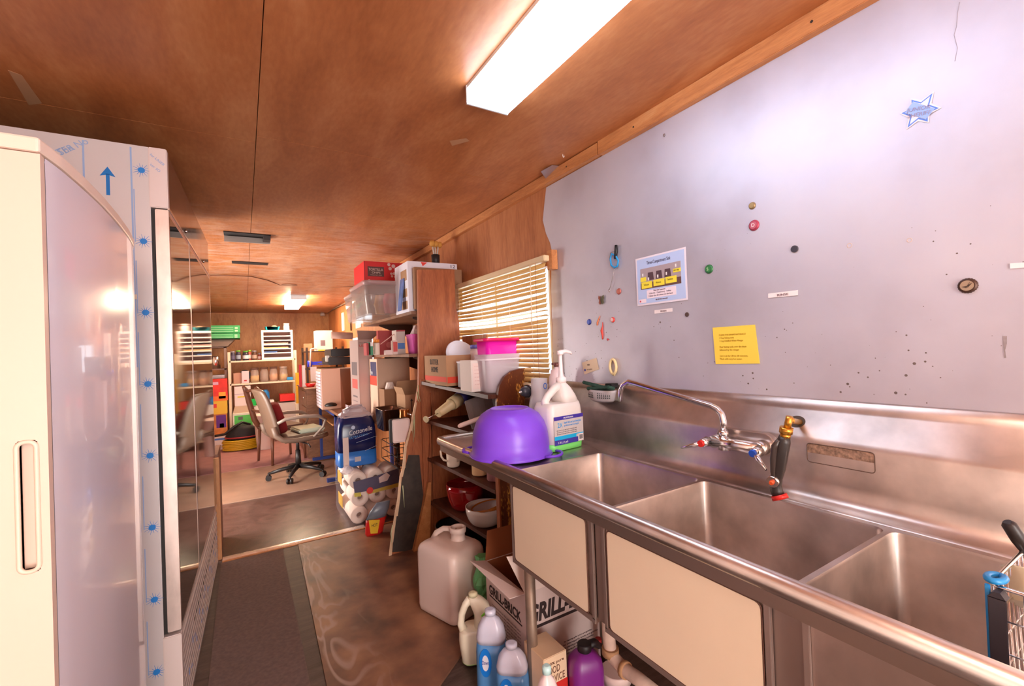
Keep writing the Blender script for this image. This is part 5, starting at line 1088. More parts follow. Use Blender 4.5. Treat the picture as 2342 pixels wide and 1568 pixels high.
b = B(); b.box(1.06, 1.43, 3.06, 3.10, .30, .60, .002); ex(P('cardboard_sheet', b, CARD_D, loc=(1.2, 3.08, .29)), 'brown cardboard standing just behind the top of the partition', 'cardboard')
b = B(); M = Matrix.Translation((1.02, 3.24, .42)) @ Matrix.Rotation(.12, 4, 'Y'); b.box(-.008, 0, -.03, .05, -.12, .12, .001, M); ex(P('magazine', b, C(96, 120, 180, .4, var=.3, scale=12), loc=(1.02, 3.24, .3)), 'blue and white magazine stuck between the clear tub and white carton', 'magazine')
# brush in a cup above
t = T('brush_holder', 'dark cup holding yellow brushes high up against the ceiling corner', 'brush holder', (1.30, 3.25, .658), None)
b = B(); b.cyl((1.30, 3.25, .658), (1.30, 3.25, .74), .03, .033, 14); P('cup', b, C(40, 36, 40), t)
for dx in (-.012, 0, .014):
    b = B(); b.tube([(1.30+dx, 3.25, .74), (1.30+dx*1.8, 3.25, .81)], .006, 8); P('handle', b, C(206, 196, 186), t)
    b = B(); b.lathe([(.014, 0), (.024, .02), (.018, .042)], n=10, M=Matrix.Translation((1.30+dx*2.6, 3.24+dx, .80))); P('brush_head', b, C(206, 150, 70, .8), t)
# lower wall shelf
zl = -.0195
def bin_pink():
    t = T('pink_bin', 'pink plastic bin with white crumpled bag at the near end of the lower shelf', 'bin', (1.13, 3.22, zl), 0)
    b = B(); b.rings([[V3(p[0]*k, p[1]*k, z) for p in rrect(-.075, .075, -.075, .075, .015, 4)] for z, k in ((0, .86), (.135, 1), (.14, 1.06), (.145, 1.04), (.14, .97), (.01, .83))]); P('body', b, C(222, 100, 176, .4), t)
    random.seed(9); b = B(); b.rings([[V3((.07-.012*j+random.uniform(-.008, .008))*math.cos(k*math.tau/12), (.07-.012*j+random.uniform(-.008, .008))*math.sin(k*math.tau/12), .12+j*.03) for k in range(12)] for j in range(4)], smooth=False); P('white_liner', b, C(226, 206, 206, .6), t)
bin_pink()
def fbox(name, label, cat, px0, py0, px1, py1, Y, dep, mt, zb=None, group=None, bev=.002):
    a = RY(px0, py1, Y); c = RY(px1, py0, Y); z0 = a.z if zb is None else zb
    t = T(name, label, cat, ((a.x+c.x)/2, Y+dep/2, z0), None, group); b = B(); b.box(min(a.x, c.x), max(a.x, c.x), Y, Y+dep, z0, c.z, bev); P('body', b, mt, t)
    return t, min(a.x, c.x), max(a.x, c.x), z0, c.z
t, x0, x1, z0, z1 = fbox('game_box', 'dark red flat box standing behind the pill bottles on the lower shelf', 'box', 866, 755, 908, 808, 3.62, .05, C(160, 34, 32, .5), zl)
b = B(); b.lathe([(.025, 0), (.025, .001)], n=18, M=Matrix.Translation(((x0+x1)/2+.01, 3.62, (z0+z1)/2-.02)) @ Matrix.Rotation(math.pi/2, 4, 'X')); P('round_emblem', b, C(196, 90, 84), t)
t, x0, x1, z0, z1 = fbox('medicine_box', 'grey medicine carton with blue square beside the pink bin', 'box', 908, 754, 926, 806, 3.36, .12, C(190, 170, 160, .5), zl); plate(t, 'blue_print', x0+.008, x1-.006, 3.36, z0+.04, z0+.085, C(70, 110, 170)); plate(t, 'red_top', x0, x1, 3.36, z1-.012, z1, C(150, 30, 40))
t, x0, x1, z0, z1 = fbox('medicine_box', 'narrow white and red carton between the red box and grey carton', 'box', 899, 778, 909, 807, 3.33, .05, C(226, 200, 190, .5), zl); plate(t, 'red_print', x0+.003, x1-.002, 3.33, z0+.02, z1-.01, C(206, 80, 74))
t, x0, x1, z0, z1 = fbox('medicine_box', 'low white carton lying in front of the dark red box', 'box', 882, 800, 898, 808, 3.3, .05, C(236, 210, 204, .5), zl)
t, x0, x1, z0, z1 = fbox('booklet', 'thin green and white booklet at the far end of the lower shelf', 'booklet', 848, 782, 853, 811, 3.36, .10, C(60, 140, 100, .5), zl); plate(t, 'white_top', x0, x1, 3.36, z1-.03, z1, WHITE)
t, x0, x1, z0, z1 = fbox('booklet', 'thin dark red booklet left of the green booklet on the lower shelf', 'booklet', 839, 784, 843, 812, 3.36, .10, C(170, 40, 44, .5), zl)
p = RY(862, 810, 3.4); jar('white pill bottle with orange cap on the lower wall shelf', (p.x, 3.4, zl), .022, .118, C(240, 216, 200, .4), name='pill_bottle', lid=C(240, 140, 50, .4), neck=.9, hip=.86)
b = B(); b.tube([RY(870, 787, 3.42), RY(906, 760, 3.42)], .0035, 6); ex(P('straw', b, C(222, 170, 160), loc=tuple(RY(870, 787, 3.42))), 'thin pink stick leaning diagonally in front of the dark red box', 'stick')
# =====================================================================  COUNTER BELOW WITH PANS AND CARTONS
def bench():
    t = T('work_counter', 'low brown wooden counter crowded with pans and cartons beyond the partition', 'counter', (1.2, 3.6, FL), None)
    b = B(); b.box(.94, 1.448, 3.08, 4.05, -.605, -.585, .002); P('worktop', b, W_DESK, t)
    b = B(); b.box(1.15, 1.448, 3.10, 4.03, -1.0, -.985); P('lower_shelf', b, W_DESK, t)
    for x, y in ((1.17, 3.12), (1.17, 4.02), (1.42, 3.12), (1.42, 4.02)): l = B(); l.box(x-.02, x+.02, y-.02, y+.02, FL, -.605); P('leg', l, W_DESK, t)
bench()
zc0 = -.5845
def tallbox():
    x0, x1, y0, y1 = .868, 1.03, 4.06, 4.42; z1 = .165
    g_ = C(206, 174, 164, .6, var=.03)
    t = carton('tall grey white carton with red USE lettering standing beside the desk', .868, .99, y0, y1, FL, .12, g_, name='tall_carton')
    b = B(); b.face([V3(.868, y0, .12), V3(.99, y0, .12), V3(1.07, y0-.02, .19), V3(.86, y0-.02, .20)]); P('flap', b, C(166, 132, 122, .7), t, thick=.004)
    text('TWO PERSON', t, (.875, y0-.0015, .085), .014, *YR, C(110, 80, 80), width=.10); text('USE C', t, (.875, y0-.0015, .055), .030, *YR, C(206, 60, 50), width=.095); text('TW', t, (.885, y0-.0015, -.60), .05, *YR, C(70, 50, 50), 'lettering', width=.06)
    x = .868; platex(t, 'grey_side', x, y0, y1, FL, .12, C(150, 126, 120, .6), .001)
    platex(t, 'grey_oval', x-.001, y0+.07, y1-.07, -.20, -.08, C(96, 84, 86)); platex(t, 'red_square', x-.001, y0+.07, y1-.07, -.32, -.235, C(190, 76, 70)); platex(t, 'grey_mark', x-.001, y0+.09, y1-.09, -.40, -.385, C(96, 84, 86)); platex(t, 'grey_mark', x-.001, y0+.09, y1-.09, -.44, -.43, C(120, 100, 100))
tallbox()
t = carton('plain beige carton with blue and red printed side on the counter', .955, 1.235, 3.78, 4.04, zc0, -.055, C(208, 172, 148, .7, var=.03), name='cardboard_box')
platex(t, 'navy_print', .955, 3.8, 4.0, -.20, -.08, C(46, 44, 84)); platex(t, 'red_print', .955, 3.8, 4.03, -.28, -.20, C(214, 52, 24)); text('Fo', t, (.953, 4.02, -.19), .06, *XR, WHITE, width=.09)
t = carton('open brown cardboard box with an upward arrow on the counter', 1.035, 1.25, 3.30, 3.52, zc0, -.33, CARD, flaps=(('-x', .06, 110, None), ('+y', .10, 75, None)), open_top=True)
b = B(); ax, az = 1.085, -.38; b.prism([(ax, az+.02), (ax-.012, az), (ax-.003, az+.003), (ax-.003, az-.08), (ax+.003, az-.08), (ax+.003, az+.003), (ax+.012, az)], 3.2988, 3.30, 'y'); P('arrow', b, INK, t)
t = carton('second open cardboard box with crumpled paper on top behind the pans', .90+.06, 1.10, 3.60, 3.76, zc0, -.30, CARD_D, open_top=True)
random.seed(2); b = B(); rs = [[V3(1.03+(.06-.012*j)*math.cos(k*.628)*random.uniform(.8, 1.2), 3.68+(.05-.01*j)*math.sin(k*.628)*random.uniform(.8, 1.2), -.34+.03*j) for k in range(10)] for j in range(4)]; b.rings(rs, smooth=False)
ex(P('crumpled_paper', b, C(226, 206, 196, .7), loc=(1.03, 3.68, -.34)), 'crumpled white paper on top of the farther open box on the counter', 'paper')
t = T('food_pan', 'deep square steel food pan with bright rim on the counter', 'pan', (.935, 3.42, zc0), 0)
b = B(); b.rings([[V3(p[0]*k, p[1]*k, z) for p in rrect(-.075, .075, -.13, .13, .025, 4)] for z, k in ((0, .82), (.15, .95), (.155, 1.06), (.16, 1.06), (.155, .93), (.01, .8))]); P('body', b, C(150, 128, 120, .18, 1), t)
jar('copper brown jar with steel base in front of the open boxes', (1.0, 3.22, zc0), .038, .16, C(168, 96, 40, .2, .6), name='jar', cat='jar', neck=.95)
t = T('baking_pan', 'white square pan with black outside hanging on its side at the counter edge', 'pan', (.95, 3.0, -.62), None)
b = B(); q0 = RY(897, 960, 3.02); q1 = RY(940, 1010, 3.02)
r_ = rrect(q0.x-.01, q1.x, q1.z, q0.z, .012, 4); b.rings([[V3(p[0], 3.075, p[1]) for p in r_], [V3(p[0], 3.05, p[1]) for p in r_]]); P('outside', b, C(34, 28, 28, .5), t)
r2 = rrect(q0.x+.004, q1.x, q1.z+.004, q0.z-.002, .012, 4); b = B(); b.rings([[V3(p[0], 3.05, p[1]) for p in r2], [V3(p[0], 3.03, p[1]) for p in r2], [V3(p[0]*.93+.07*(q0.x+q1.x)/2, 3.03, p[1]*.93+.07*(q0.z+q1.z)/2) for p in r2], [V3(p[0]*.88+.12*(q0.x+q1.x)/2, 3.045, p[1]*.88+.12*(q0.z+q1.z)/2) for p in r2]]); P('inside', b, C(232, 206, 200, .35), t)
b = B(); b.tube([RY(932, 945, 3.04), RY(950, 952, 3.04)], .006, 8); P('handle', b, CHROME, t)
# wire basket and clutter under the counter
t = T('wire_basket', 'black wire basket on top of the paper roll packs under the counter', 'basket', (1.02, 3.55, -.99), None)
b = B()
for z in (-.72, -.79, -.87): b.tube([(p[0], p[1], z) for p in rrect(.96, 1.24, 3.3, 3.75, .03, 3)], .003, 5, True)
for k in range(7): b.tube([(.96+.0465*k, 3.3, -.72), (.96+.0465*k, 3.3, -.875), (.96+.0465*k, 3.75, -.875), (.96+.0465*k, 3.75, -.72)], .002, 4)
P('frame', b, C(40, 34, 34, .5, .5), t)
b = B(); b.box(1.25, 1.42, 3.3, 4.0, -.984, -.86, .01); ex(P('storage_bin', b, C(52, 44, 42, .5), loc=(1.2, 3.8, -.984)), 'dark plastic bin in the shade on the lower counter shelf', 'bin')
# =====================================================================  PAPER ROLL PACKS
def rolls():
    t = T('paper_roll_pack', 'large plastic wrapped pack of white paper rolls with navy and yellow band', 'paper roll pack', (.90, 3.95, FL), None)
    r = .069; paper_ = C(246, 224, 210, .75, bump=.12, scale=60); proto = None
    for j in range(3):
        for i in range(3):
            for k in range(2):
                if k and i: continue
                x = .760+i*.1385+(.0 if j % 2 == 0 else .012); z = FL+.072+j*.138
                if proto is None:
                    b = B(); b.rings([[V3(x+rr*math.cos(a*math.pi/14), y, z+rr*math.sin(a*math.pi/14)) for a in range(28)] for rr, y in ((.021, 3.96), (r-.002, 3.96), (r, 3.95), (r, 3.73), (r-.006, 3.722), (.024, 3.72), (.021, 3.73), (.021, 3.95))], False, False); proto = P('paper_roll', b, paper_, t); base = (x, z)
                    b = B(); b.lathe([(.0205, 0), (.0205, .003)], n=16, M=Matrix.Translation((x, 3.76, z)) @ Matrix.Rotation(math.pi/2, 4, 'X')); core = P('core', b, C(120, 84, 64), proto)
                else:
                    c = proto.copy(); COL.objects.link(c); c.parent = t; c.location = (x-base[0], .25*k, z-base[1]); q = core.copy(); COL.objects.link(q); q.parent = c
    def patch(nm, px, y, col):
        b = B(); q = [RY(a, c, y) for a, c in px]; b.rings([q, [v-V3(0, .002, 0) for v in q]], smooth=False); P(nm, b, C(*col), t)
    patch('navy_band', ((808, 1102), (860, 1088), (912, 1070), (913, 1104), (860, 1118), (811, 1128)), 3.708, (48, 36, 84, .4))
    patch('yellow_band', ((838, 1124), (912, 1103), (912, 1112), (842, 1130)), 3.704, (206, 176, 30, .4))
    patch('yellow_band', ((810, 1127), (825, 1125), (826, 1134), (811, 1136)), 3.704, (214, 196, 30, .4))
    patch('cream_print', ((866, 1092), (884, 1080), (892, 1086), (886, 1098), (868, 1104)), 3.704, (232, 206, 200, .4))
    patch('blue_print', ((872, 1160), (884, 1156), (885, 1165), (873, 1168)), 3.704, (90, 90, 180, .4))
    b = B(); c = RY(846, 1121, 3.70); b.lathe([(.026, 0), (.026, .002)], n=18, M=Matrix.Translation(c) @ Matrix.Rotation(math.pi/2, 4, 'X')); P('red_spot', b, C(222, 60, 56, .4), t)
    for z in (FL+.07, FL+.26): b = B(); b.box(.678, .682, 3.98, 4.16, z, z+.10); P('yellow_side', b, C(206, 160, 20, .4), t)
    random.seed(11)
    b = B(); b.sheet([[V3(.68+.44*k/14, 3.700+random.uniform(-.008, .008), FL+.005+.425*j/11+random.uniform(-.004, .004)*(j > 0)) for k in range(15)] for j in range(12)]); P('plastic_film', b, FILM, t)
    b = B(); b.sheet([[V3(.674+random.uniform(-.008, .004), 3.70+.53*k/9, FL+.005+.425*j/8) for k in range(10)] for j in range(9)]); P('plastic_film', b, FILM, t)
    rs = [[V3(.69+w_*math.cos(k*math.tau/10)+random.uniform(-.008, .008), 3.80+w_*math.sin(k*math.tau/10), FL+.40+j*.02) for k in range(10)] for j, w_ in enumerate((.035, .05, .045, .02))]
    b = B(); b.rings(rs, smooth=False); P('film_bunch', b, C(226, 214, 220, .15, alpha=.5, spec=1), t)
rolls()
def cotton():
    z0 = FL+.432; x0, x1, y0, y1 = .640, .952, 3.85, 4.05; z1 = -.52
    t = T('toilet_paper_pack', 'navy blue wrapped toilet paper pack standing on the larger roll pack', 'toilet paper pack', (.77, 3.85, z0), None)
    def sec(z, d, r=.04): return [V3(p[0], p[1], z) for p in rrect(x0+d, x1-d, y0+d, y1-d, r, 4)]
    b = B(); b.rings([sec(z0, .01), sec(z0+.012, 0), sec(z0+.125, 0)]); P('light_blue_wrap', b, C(50, 120, 206, .25, var=.12, scale=10), t)
    b = B(); b.rings([sec(z0+.125, .0), sec(z0+.25, -.002), sec(z0+.33, .004), sec(z1, .03)]); P('navy_wrap', b, C(26, 34, 86, .2, var=.2, scale=9), t)
    random.seed(4); b = B(); rs = []
    for j in range(6):
        d = .02+.017*j; rs.append([V3(p.x+random.uniform(-.014, .014), p.y+random.uniform(-.012, .012), z1-.01+j*.018+random.uniform(-.008, .008)) for p in sec(0, d, .03)])
    b.rings(rs, smooth=False); P('crumpled_top', b, C(206, 190, 196, .2, alpha=.75, spec=.9), t)
    text('Cottonelle', t, (x0+.085, y0-.005, z0+.262), .055, (1, 0, .14), (0, 0, 1), C(238, 232, 236), width=.19); text('ULTRA CLEAN', t, (x0+.088, y0-.004, z0+.232), .024, (1, 0, .12), (0, 0, 1), C(70, 150, 226), width=.15)
    b = B(); b.box(x0+.035, x0+.080, y0-.004, y0-.0005, z0+.01, z0+.25, .001); P('clear_window', b, C(232, 206, 196, .4), t)
    b = B(); b.lathe([(.016, 0), (.016, .002)], n=14, M=Matrix.Translation((x0+.12, y0-.002, z0+.325)) @ Matrix.Rotation(math.pi/2, 4, 'X')); P('white_mark', b, C(190, 206, 236), t)
    b = B(); b.box(x0+.125, x0+.175, y0-.002, y0-.0005, z0+.04, z0+.08); P('barcode', b, C(190, 180, 186), t)
    for a_, c_ in (((812, 1003), (850, 988)), ((815, 1012), (862, 996)), ((835, 1030), (862, 1018))):
        b = B(); b.tube([RY(a_[0], a_[1], y0-.004), RY(c_[0], c_[1], y0-.004)], .0016, 5); P('film_crease', b, C(200, 206, 226, .2), t)
cotton()
t = T('chip_bag', 'small red and yellow chip bag leaning at the foot of the partition', 'bag', (.79, 3.40, FL), None); random.seed(6)
def cr(z, w_, d, cx=.80): return [V3(cx+w_*math.cos(k*math.tau/14)+random.uniform(-.004, .004), 3.42+d*math.sin(k*math.tau/14), z) for k in range(14)]
b = B(); b.rings([cr(FL+.002, .055, .012), cr(FL+.03, .068, .03), cr(FL+.09, .072, .035, .81), cr(FL+.13, .075, .02, .82)]); P('red_part', b, C(206, 40, 34, .3), t)
b = B(); b.rings([cr(FL+.13, .074, .022, .82), cr(FL+.19, .07, .02, .85), cr(FL+.24, .05, .008, .875)]); P('grey_part', b, C(120, 128, 142, .3, var=.2), t)
b = B(); b.prism([(.765, FL+.04), (.815, FL+.03), (.835, FL+.125), (.755, FL+.14)], 3.378, 3.384, 'y'); P('yellow_label', b, C(222, 180, 40, .4), t); text('HOT', t, (.772, 3.376, FL+.085), .03, *YR, INK, width=.045)
# =====================================================================  DESK AREA, RIGHT SIDE OF THE FAR ROOM
def desk():
    t = T('desk', 'brown topped desk with royal blue metal legs behind the office chair', 'desk', (1.1, 5.6, FL), None)
    b = B(); b.box(.80, 1.446, 4.75, 6.3, -.635, -.605, .003); P('desktop', b, W_DESK, t)
    b = B(); b.box(.83, 1.44, 5.3, 6.28, -.80, -.785); P('keyboard_shelf', b, W_PINE, t)
    bl = C(36, 56, 120, .4)
    for y in (5.05, 6.2):
        b = B(); b.box(.815, .845, y, y+.05, FL+.05, -.635); b.box(1.40, 1.43, y, y+.05, FL+.05, -.635); b.box(.72, 1.44, y, y+.05, FL+.02, FL+.055); P('leg', b, bl, t)
    b = B(); b.box(.815, 1.43, 5.08, 5.1, -.68, -.64); b.box(.815, .84, 5.05, 6.25, -.67, -.638); P('rail', b, bl, t)
desk()
t = T('drawer_cabinet', 'brown wooden drawer cabinet past the desk at the back right', 'cabinet', (.9, 6.9, FL), None)
b = B(); b.box(.70, 1.30, 6.45, 7.5, FL, -.46, .004); P('body', b, W_DESK, t)
for i in range(4):
    b = B(); b.box(.690, .70, 6.48+.0, 6.94, FL+.06+i*.21, FL+.25+i*.21, .002); d = P('drawer', b, W_DESK, t); b = B(); b.cyl((.68, 6.7, FL+.16+i*.21), (.69, 6.7, FL+.16+i*.21), .012, n=10); P('knob', b, CHROME, d)
b = B(); b.box(.685, 1.31, 6.43, 7.52, -.46, -.445, .002); P('top', b, W_DESK, t)
zd = -.6045
t, x0, x1, z0, z1 = fbox('paper_stack_box', 'pale beige carton tower standing on the desk corner', 'box', 737, 842, 778, 920, 5.25, .4, C(206, 160, 138, .7), zd)
b = B(); 
for i in range(12): b.box(x0-.012, x0, 5.26, 5.6, z0+.02+i*(z1-z0-.04)/12, z0+.02+(i+.8)*(z1-z0-.04)/12)
P('spiral_edge', b, C(206, 190, 196, .5), t)
b = B(); b.hexa([V3(x1+.005, 5.3, z0), V3(x1+.06, 5.3, z0), V3(x1+.06, 5.6, z0), V3(x1+.005, 5.6, z0), V3(x1-.01, 5.3, z1-.01), V3(x1+.0, 5.3, z1-.01), V3(x1+.0, 5.6, z1-.01), V3(x1-.01, 5.6, z1-.01)]); P('folded_panel', b, C(190, 150, 130, .7), t)
t, x0, x1, z0, z1 = fbox('cardboard_box', 'wide plain tan carton behind the beige carton tower on the desk', 'box', 775, 840, 830, 915, 5.75, .4, C(176, 136, 116, .7), zd)
zp = z1
def printer():
    a = RY(742, 835, 5.5); c = RY(812, 798, 5.5); t = T('printer', 'black office printer on top of the cartons at desk height', 'printer', (a.x+.15, 5.6, a.z), None)
    b = B(); b.box(a.x+.03, c.x, 5.4, 5.9, a.z, a.z+.09, .008); P('base', b, C(44, 38, 40, .4), t)
    b = B(); b.box(a.x+.055, c.x, 5.36, 5.85, a.z+.095, c.z+.01, .01); P('scanner_lid', b, C(30, 26, 28, .35), t)
    b = B(); b.box(a.x-.06, a.x+.05, 5.38, 5.6, a.z+.02, a.z+.028); P('paper_tray', b, C(60, 54, 54, .4), t)
    b = B(); b.box(a.x+.01, a.x+.045, 5.42, 5.5, a.z+.04, a.z+.11, .003); P('control_panel', b, C(200, 190, 180), t)
printer()
b = B(); M = Matrix.Translation(RY(757, 932-4, 5.2)); b.lathe([(.05, 0), (.055, .012), (.04, .03), (.01, .038)], n=20, M=M, sx=1.2); ex(P('desk_mouse', b, BLACK, loc=tuple(RY(757, 928, 5.2))), 'black computer mouse on the near edge of the desk', 'mouse')
# cardboard mailing tube, lying toward the camera from the tall carton
b = B(); a = RY(758, 766, 4.25); c = RY(806, 768, 4.25); r = .031; b.tube([a, c], r, 24); b.tube([a-V3(.001, 0, 0), a+V3(.004, 0, 0)], r*.85, 20)
ex(P('mailing_tube', b, C(190, 146, 130, .7), loc=tuple(a)), 'brown cardboard mailing tube resting across the top of the tall carton', 'tube')
# shelf unit against the back right corner
def rack():
    t = T('metal_rack', 'dark metal rack beside the back wall with boxes and blue tape', 'rack', (1.0, 8.0, FL), None); m_ = C(70, 52, 46, .5, .4)
    for x, y in ((.86, 7.7), (1.40, 7.7), (.86, 8.3), (1.40, 8.3)): b = B(); b.box(x-.015, x+.015, y-.015, y+.015, FL, .12); P('post', b, m_, t)
    for z in (.06, -.22, -.52, -.90): b = B(); b.box(.85, 1.42, 7.69, 8.31, z-.015, z); P('shelf', b, m_, t)
rack()
zr = .0605
t, x0, x1, z0, z1 = fbox('white_carton', 'white printed carton with yellow bottom stripe on top of the dark rack', 'box', 724, 755, 760, 786, 7.7, .3, C(226, 214, 214, .6), zr, bev=.002)
plate(t, 'yellow_stripe', x0+.02, x1, 7.7, z0, z0+.02, C(232, 190, 50)); plate(t, 'grey_print', x0+.06, x0+.13, 7.7, z0+.08, z0+.17, C(130, 110, 116))
t, x0, x1, z0, z1 = fbox('cardboard_box', 'small brown box at the left end of the dark rack top', 'box', 698, 785, 714, 800, 7.75, .2, CARD, zr)
t, x0, x1, z0, z1 = fbox('letter_tray', 'bright white papers hanging off the middle of the dark rack', 'papers', 711, 838, 724, 872, 7.655, .034, C(246, 236, 232, .5), None)
b = B(); a = RY(703, 832, 7.6); b.tube([a, a+V3(.06, 0, 0)], .05, 16); b.box(a.x+.05, a.x+.30, 7.58, 7.62, a.z-.02, a.z+.03); ex(P('blue_tape', b, C(44, 60, 220, .4), loc=tuple(a)), 'royal blue tape roll and strap on the middle shelf of the dark rack', 'tape')
b = B(); a = RY(709, 838, 7.55); c = RY(711, 798, 7.55); b.tube([a, c, c+V3(.06, 0, .01), c+V3(.09, 0, -.02)], .012, 8); ex(P('desk_lamp', b, C(236, 214, 206, .4), loc=tuple(a)), 'slender white desk lamp arm beside the dark rack', 'lamp')
b = B(); a = RY(689, 895, 6.9); b.box(a.x-.02, a.x+.012, 6.9, 6.93, -.443, RY(689, 833, 6.9).z); b.mi = 1; b.box(a.x+.02, a.x+.06, 6.9, 6.93, -.443, RY(698, 835, 6.9).z); ex(P('binder', b, [C(190, 34, 44), C(224, 214, 210)], loc=(a.x, 6.9, -.443)), 'red and white tall binder spines standing on the drawer cabinet', 'binder')
b = B(); a = RY(707, 895, 6.8); b.lathe([(.05, 0), (.07, .05), (.066, .05), (.045, .005)], n=20, M=Matrix.Translation((a.x+.02, 6.8, -.444))); ex(P('red_bowl', b, C(222, 40, 36, .3), loc=(a.x, 6.8, -.444)), 'small red bowl on the drawer cabinet by the binders', 'bowl')
b = B(); b.box(.62, .66, 8.0, 8.05, FL, RY(682, 860, 8.0).z); q = RY(682, 900, 8.0)
b.bm.free(); b = B(); b.box(q.x-.03, q.x+.03, 8.0, 8.05, RY(682, 925, 8.0).z, RY(682, 852, 8.0).z); b.mi = 1; b.box(q.x-.045, q.x+.05, 7.99, 8.06, FL, RY(682, 922, 8.0).z)
ex(P('yellow_post', b, [C(226, 170, 40, .5), C(236, 222, 204)], loc=(q.x, 8.02, FL)), 'narrow yellow and white standing post beside the white wire shelf', 'post')
# cords and fittings on the right wall of the far room
b = B(); a = RX(803, 690, 1.44); b.tube([a, RX(802, 730, 1.435), RX(803, 756, 1.43)], .012, 6); ex(P('dark_cord', b, C(70, 46, 36), loc=tuple(a)), 'thick dark cord hanging down the far right wall', 'cord')
b = B(); b.tube([RX(735, 724, 1.43), RX(760, 708, 1.43), RX(786, 695, 1.43), RX(803, 686, 1.43), RX(815, 678, 1.43)], .014, 6); ex(P('conduit', b, C(110, 90, 80), loc=(1.43, 7, .6)), 'grey cable bundle running along the top of the far right wall', 'cable')
b = B(); q = RX(782, 716, 1.44); p = RX(786, 756, 1.44); b.box(1.43, 1.448, p.y-.06, q.y+.0, p.z, q.z); ex(P('white_strip', b, C(246, 236, 226), loc=(1.44, q.y, p.z)), 'white vertical strip on the far right wall above the mailing tube', 'strip')
b = B(); q = RY(738, 722, 9.2); b.lathe([(.04, 0), (.05, .03), (.03, .06)], n=12, M=Matrix.Translation(q)); ex(P('camera_unit', b, C(180, 166, 160), loc=tuple(q)), 'small grey dome unit in the far upper right corner', 'sensor')
b = B(); q = RX(812, 700, 1.445); p = RX(826, 748, 1.445); b.box(1.443, 1.448, p.y, q.y, p.z, q.z); ex(P('wall_papers', b, C(206, 210, 214, .6), loc=(1.445, q.y, p.z)), 'grey and white papers pinned on the wall beyond the clear tubs', 'papers')
# =====================================================================  OFFICE CHAIRS
def office_chair(label, x, y, rz, cushion=True):
    t = T('office_chair', label, 'chair', (x, y, FL), rz); lt = C(112, 88, 72, .4, spec=.6); bk = C(34, 28, 28, .4); gr = C(150, 134, 122, .35)
    # local: chair faces +X
    b = B(); b.box(-.22, .25, -.24, .24, .43, .50, .03); P('seat', b, lt, t)
    for s_ in (-1, 1): b = B(); b.tube([(-.30, s_*.21, .62), (-.28, s_*.22, .53), (-.22, s_*.235, .475), (-.10, s_*.24, .45), (.18, s_*.24, .455), (.25, s_*.22, .47)], .028, 8); P('side_frame', b, C(120, 98, 84, .45), t)
    bb = B(); secs = [(.45, -.235, .22), (.60, -.265, .235), (.78, -.31, .235), (.93, -.355, .225), (1.0, -.385, .20), (1.025, -.40, .16)]
    bb.rings([[V3(px+dx, py, z+dz) for dx, py, dz in [(.035*c, w_*s_, -.0) for c, s_ in ((1, -.9), (1, 0), (1, .9), (.3, 1), (-1, .9), (-1, 0), (-1, -.9), (.3, -1))]] for z, px, w_ in secs]); P('backrest', bb, lt, t, sub=1)
    for s_ in (-1, 1):
        a = B(); a.tube([(-.27, s_*.25, .66), (-.20, s_*.27, .695), (-.02, s_*.28, .705), (.14, s_*.28, .69), (.22, s_*.275, .64), (.19, s_*.27, .56), (.10, s_*.255, .47), (.05, s_*.24, .44)], [.016, .018, .02, .02, .018, .013, .013, .014], 10); P('armrest', a, gr, t)
    c = B(); c.cyl((0, 0, .12), (0, 0, .30), .032, .026, 14); c.cyl((0, 0, .30), (0, 0, .43), .018, n=12); c.box(-.10, .10, -.07, .07, .40, .43); P('column', c, bk, t)
    l = B(); l.tube([(-.02, -.05, .41), (.02, -.30, .40), (.03, -.33, .37)], .008, 6); P('lever', l, bk, t)
    for k in range(5):
        a = k*math.tau/5+.35; d = V3(math.cos(a), math.sin(a), 0); g_ = B(); g_.tube([V3(0, 0, .12)+d*.02, V3(0, 0, .105)+d*.16, V3(0, 0, .075)+d*.30], [.028, .022, .015], 10); arm = P('base_arm', g_, bk, t)
        w_ = B(); n = V3(-d.y, d.x, 0); p = d*.30
        for s_ in (-1, 1): w_.cyl(V3(p.x, p.y, .030)+n*s_*.008, V3(p.x, p.y, .030)+n*s_*.028, .030, n=14)
        w_.cyl(V3(p.x, p.y, .03), V3(p.x, p.y, .08), .010, n=8); P('caster', w_, bk, arm)
    return t
ch = RZ(683, 1098, FL)
office_chair('grey brown leather office chair on a black star base, facing the desk', .50, 5.62, math.radians(12))
t = T('red_cushion', 'dark red back cushion leaning in the nearer office chair', 'cushion', (.34, 5.62, FL+.515), 0, rot=(0, math.radians(-16), math.radians(12)))
b = B(); b.rings([[V3(dx*.055, py*w_, z) for dx, py in ((1, -.8), (1.3, 0), (1, .8), (0, 1), (-1, .8), (-1.1, 0), (-1, -.8), (0, -1))] for z, w_ in ((.0, .13), (.04, .18), (.18, .20), (.30, .18), (.36, .12))]); P('body', b, C(128, 24, 28, .85), t, sub=1)
t = T('seat_cushion', 'pale mint white folded cushion on the seat of the nearer office chair', 'cushion', (.60, 5.66, FL+.50), math.radians(12))
b = B(); b.box(-.13, .15, -.18, .18, .0, .045, .015); P('body', b, C(206, 216, 196, .8), t)
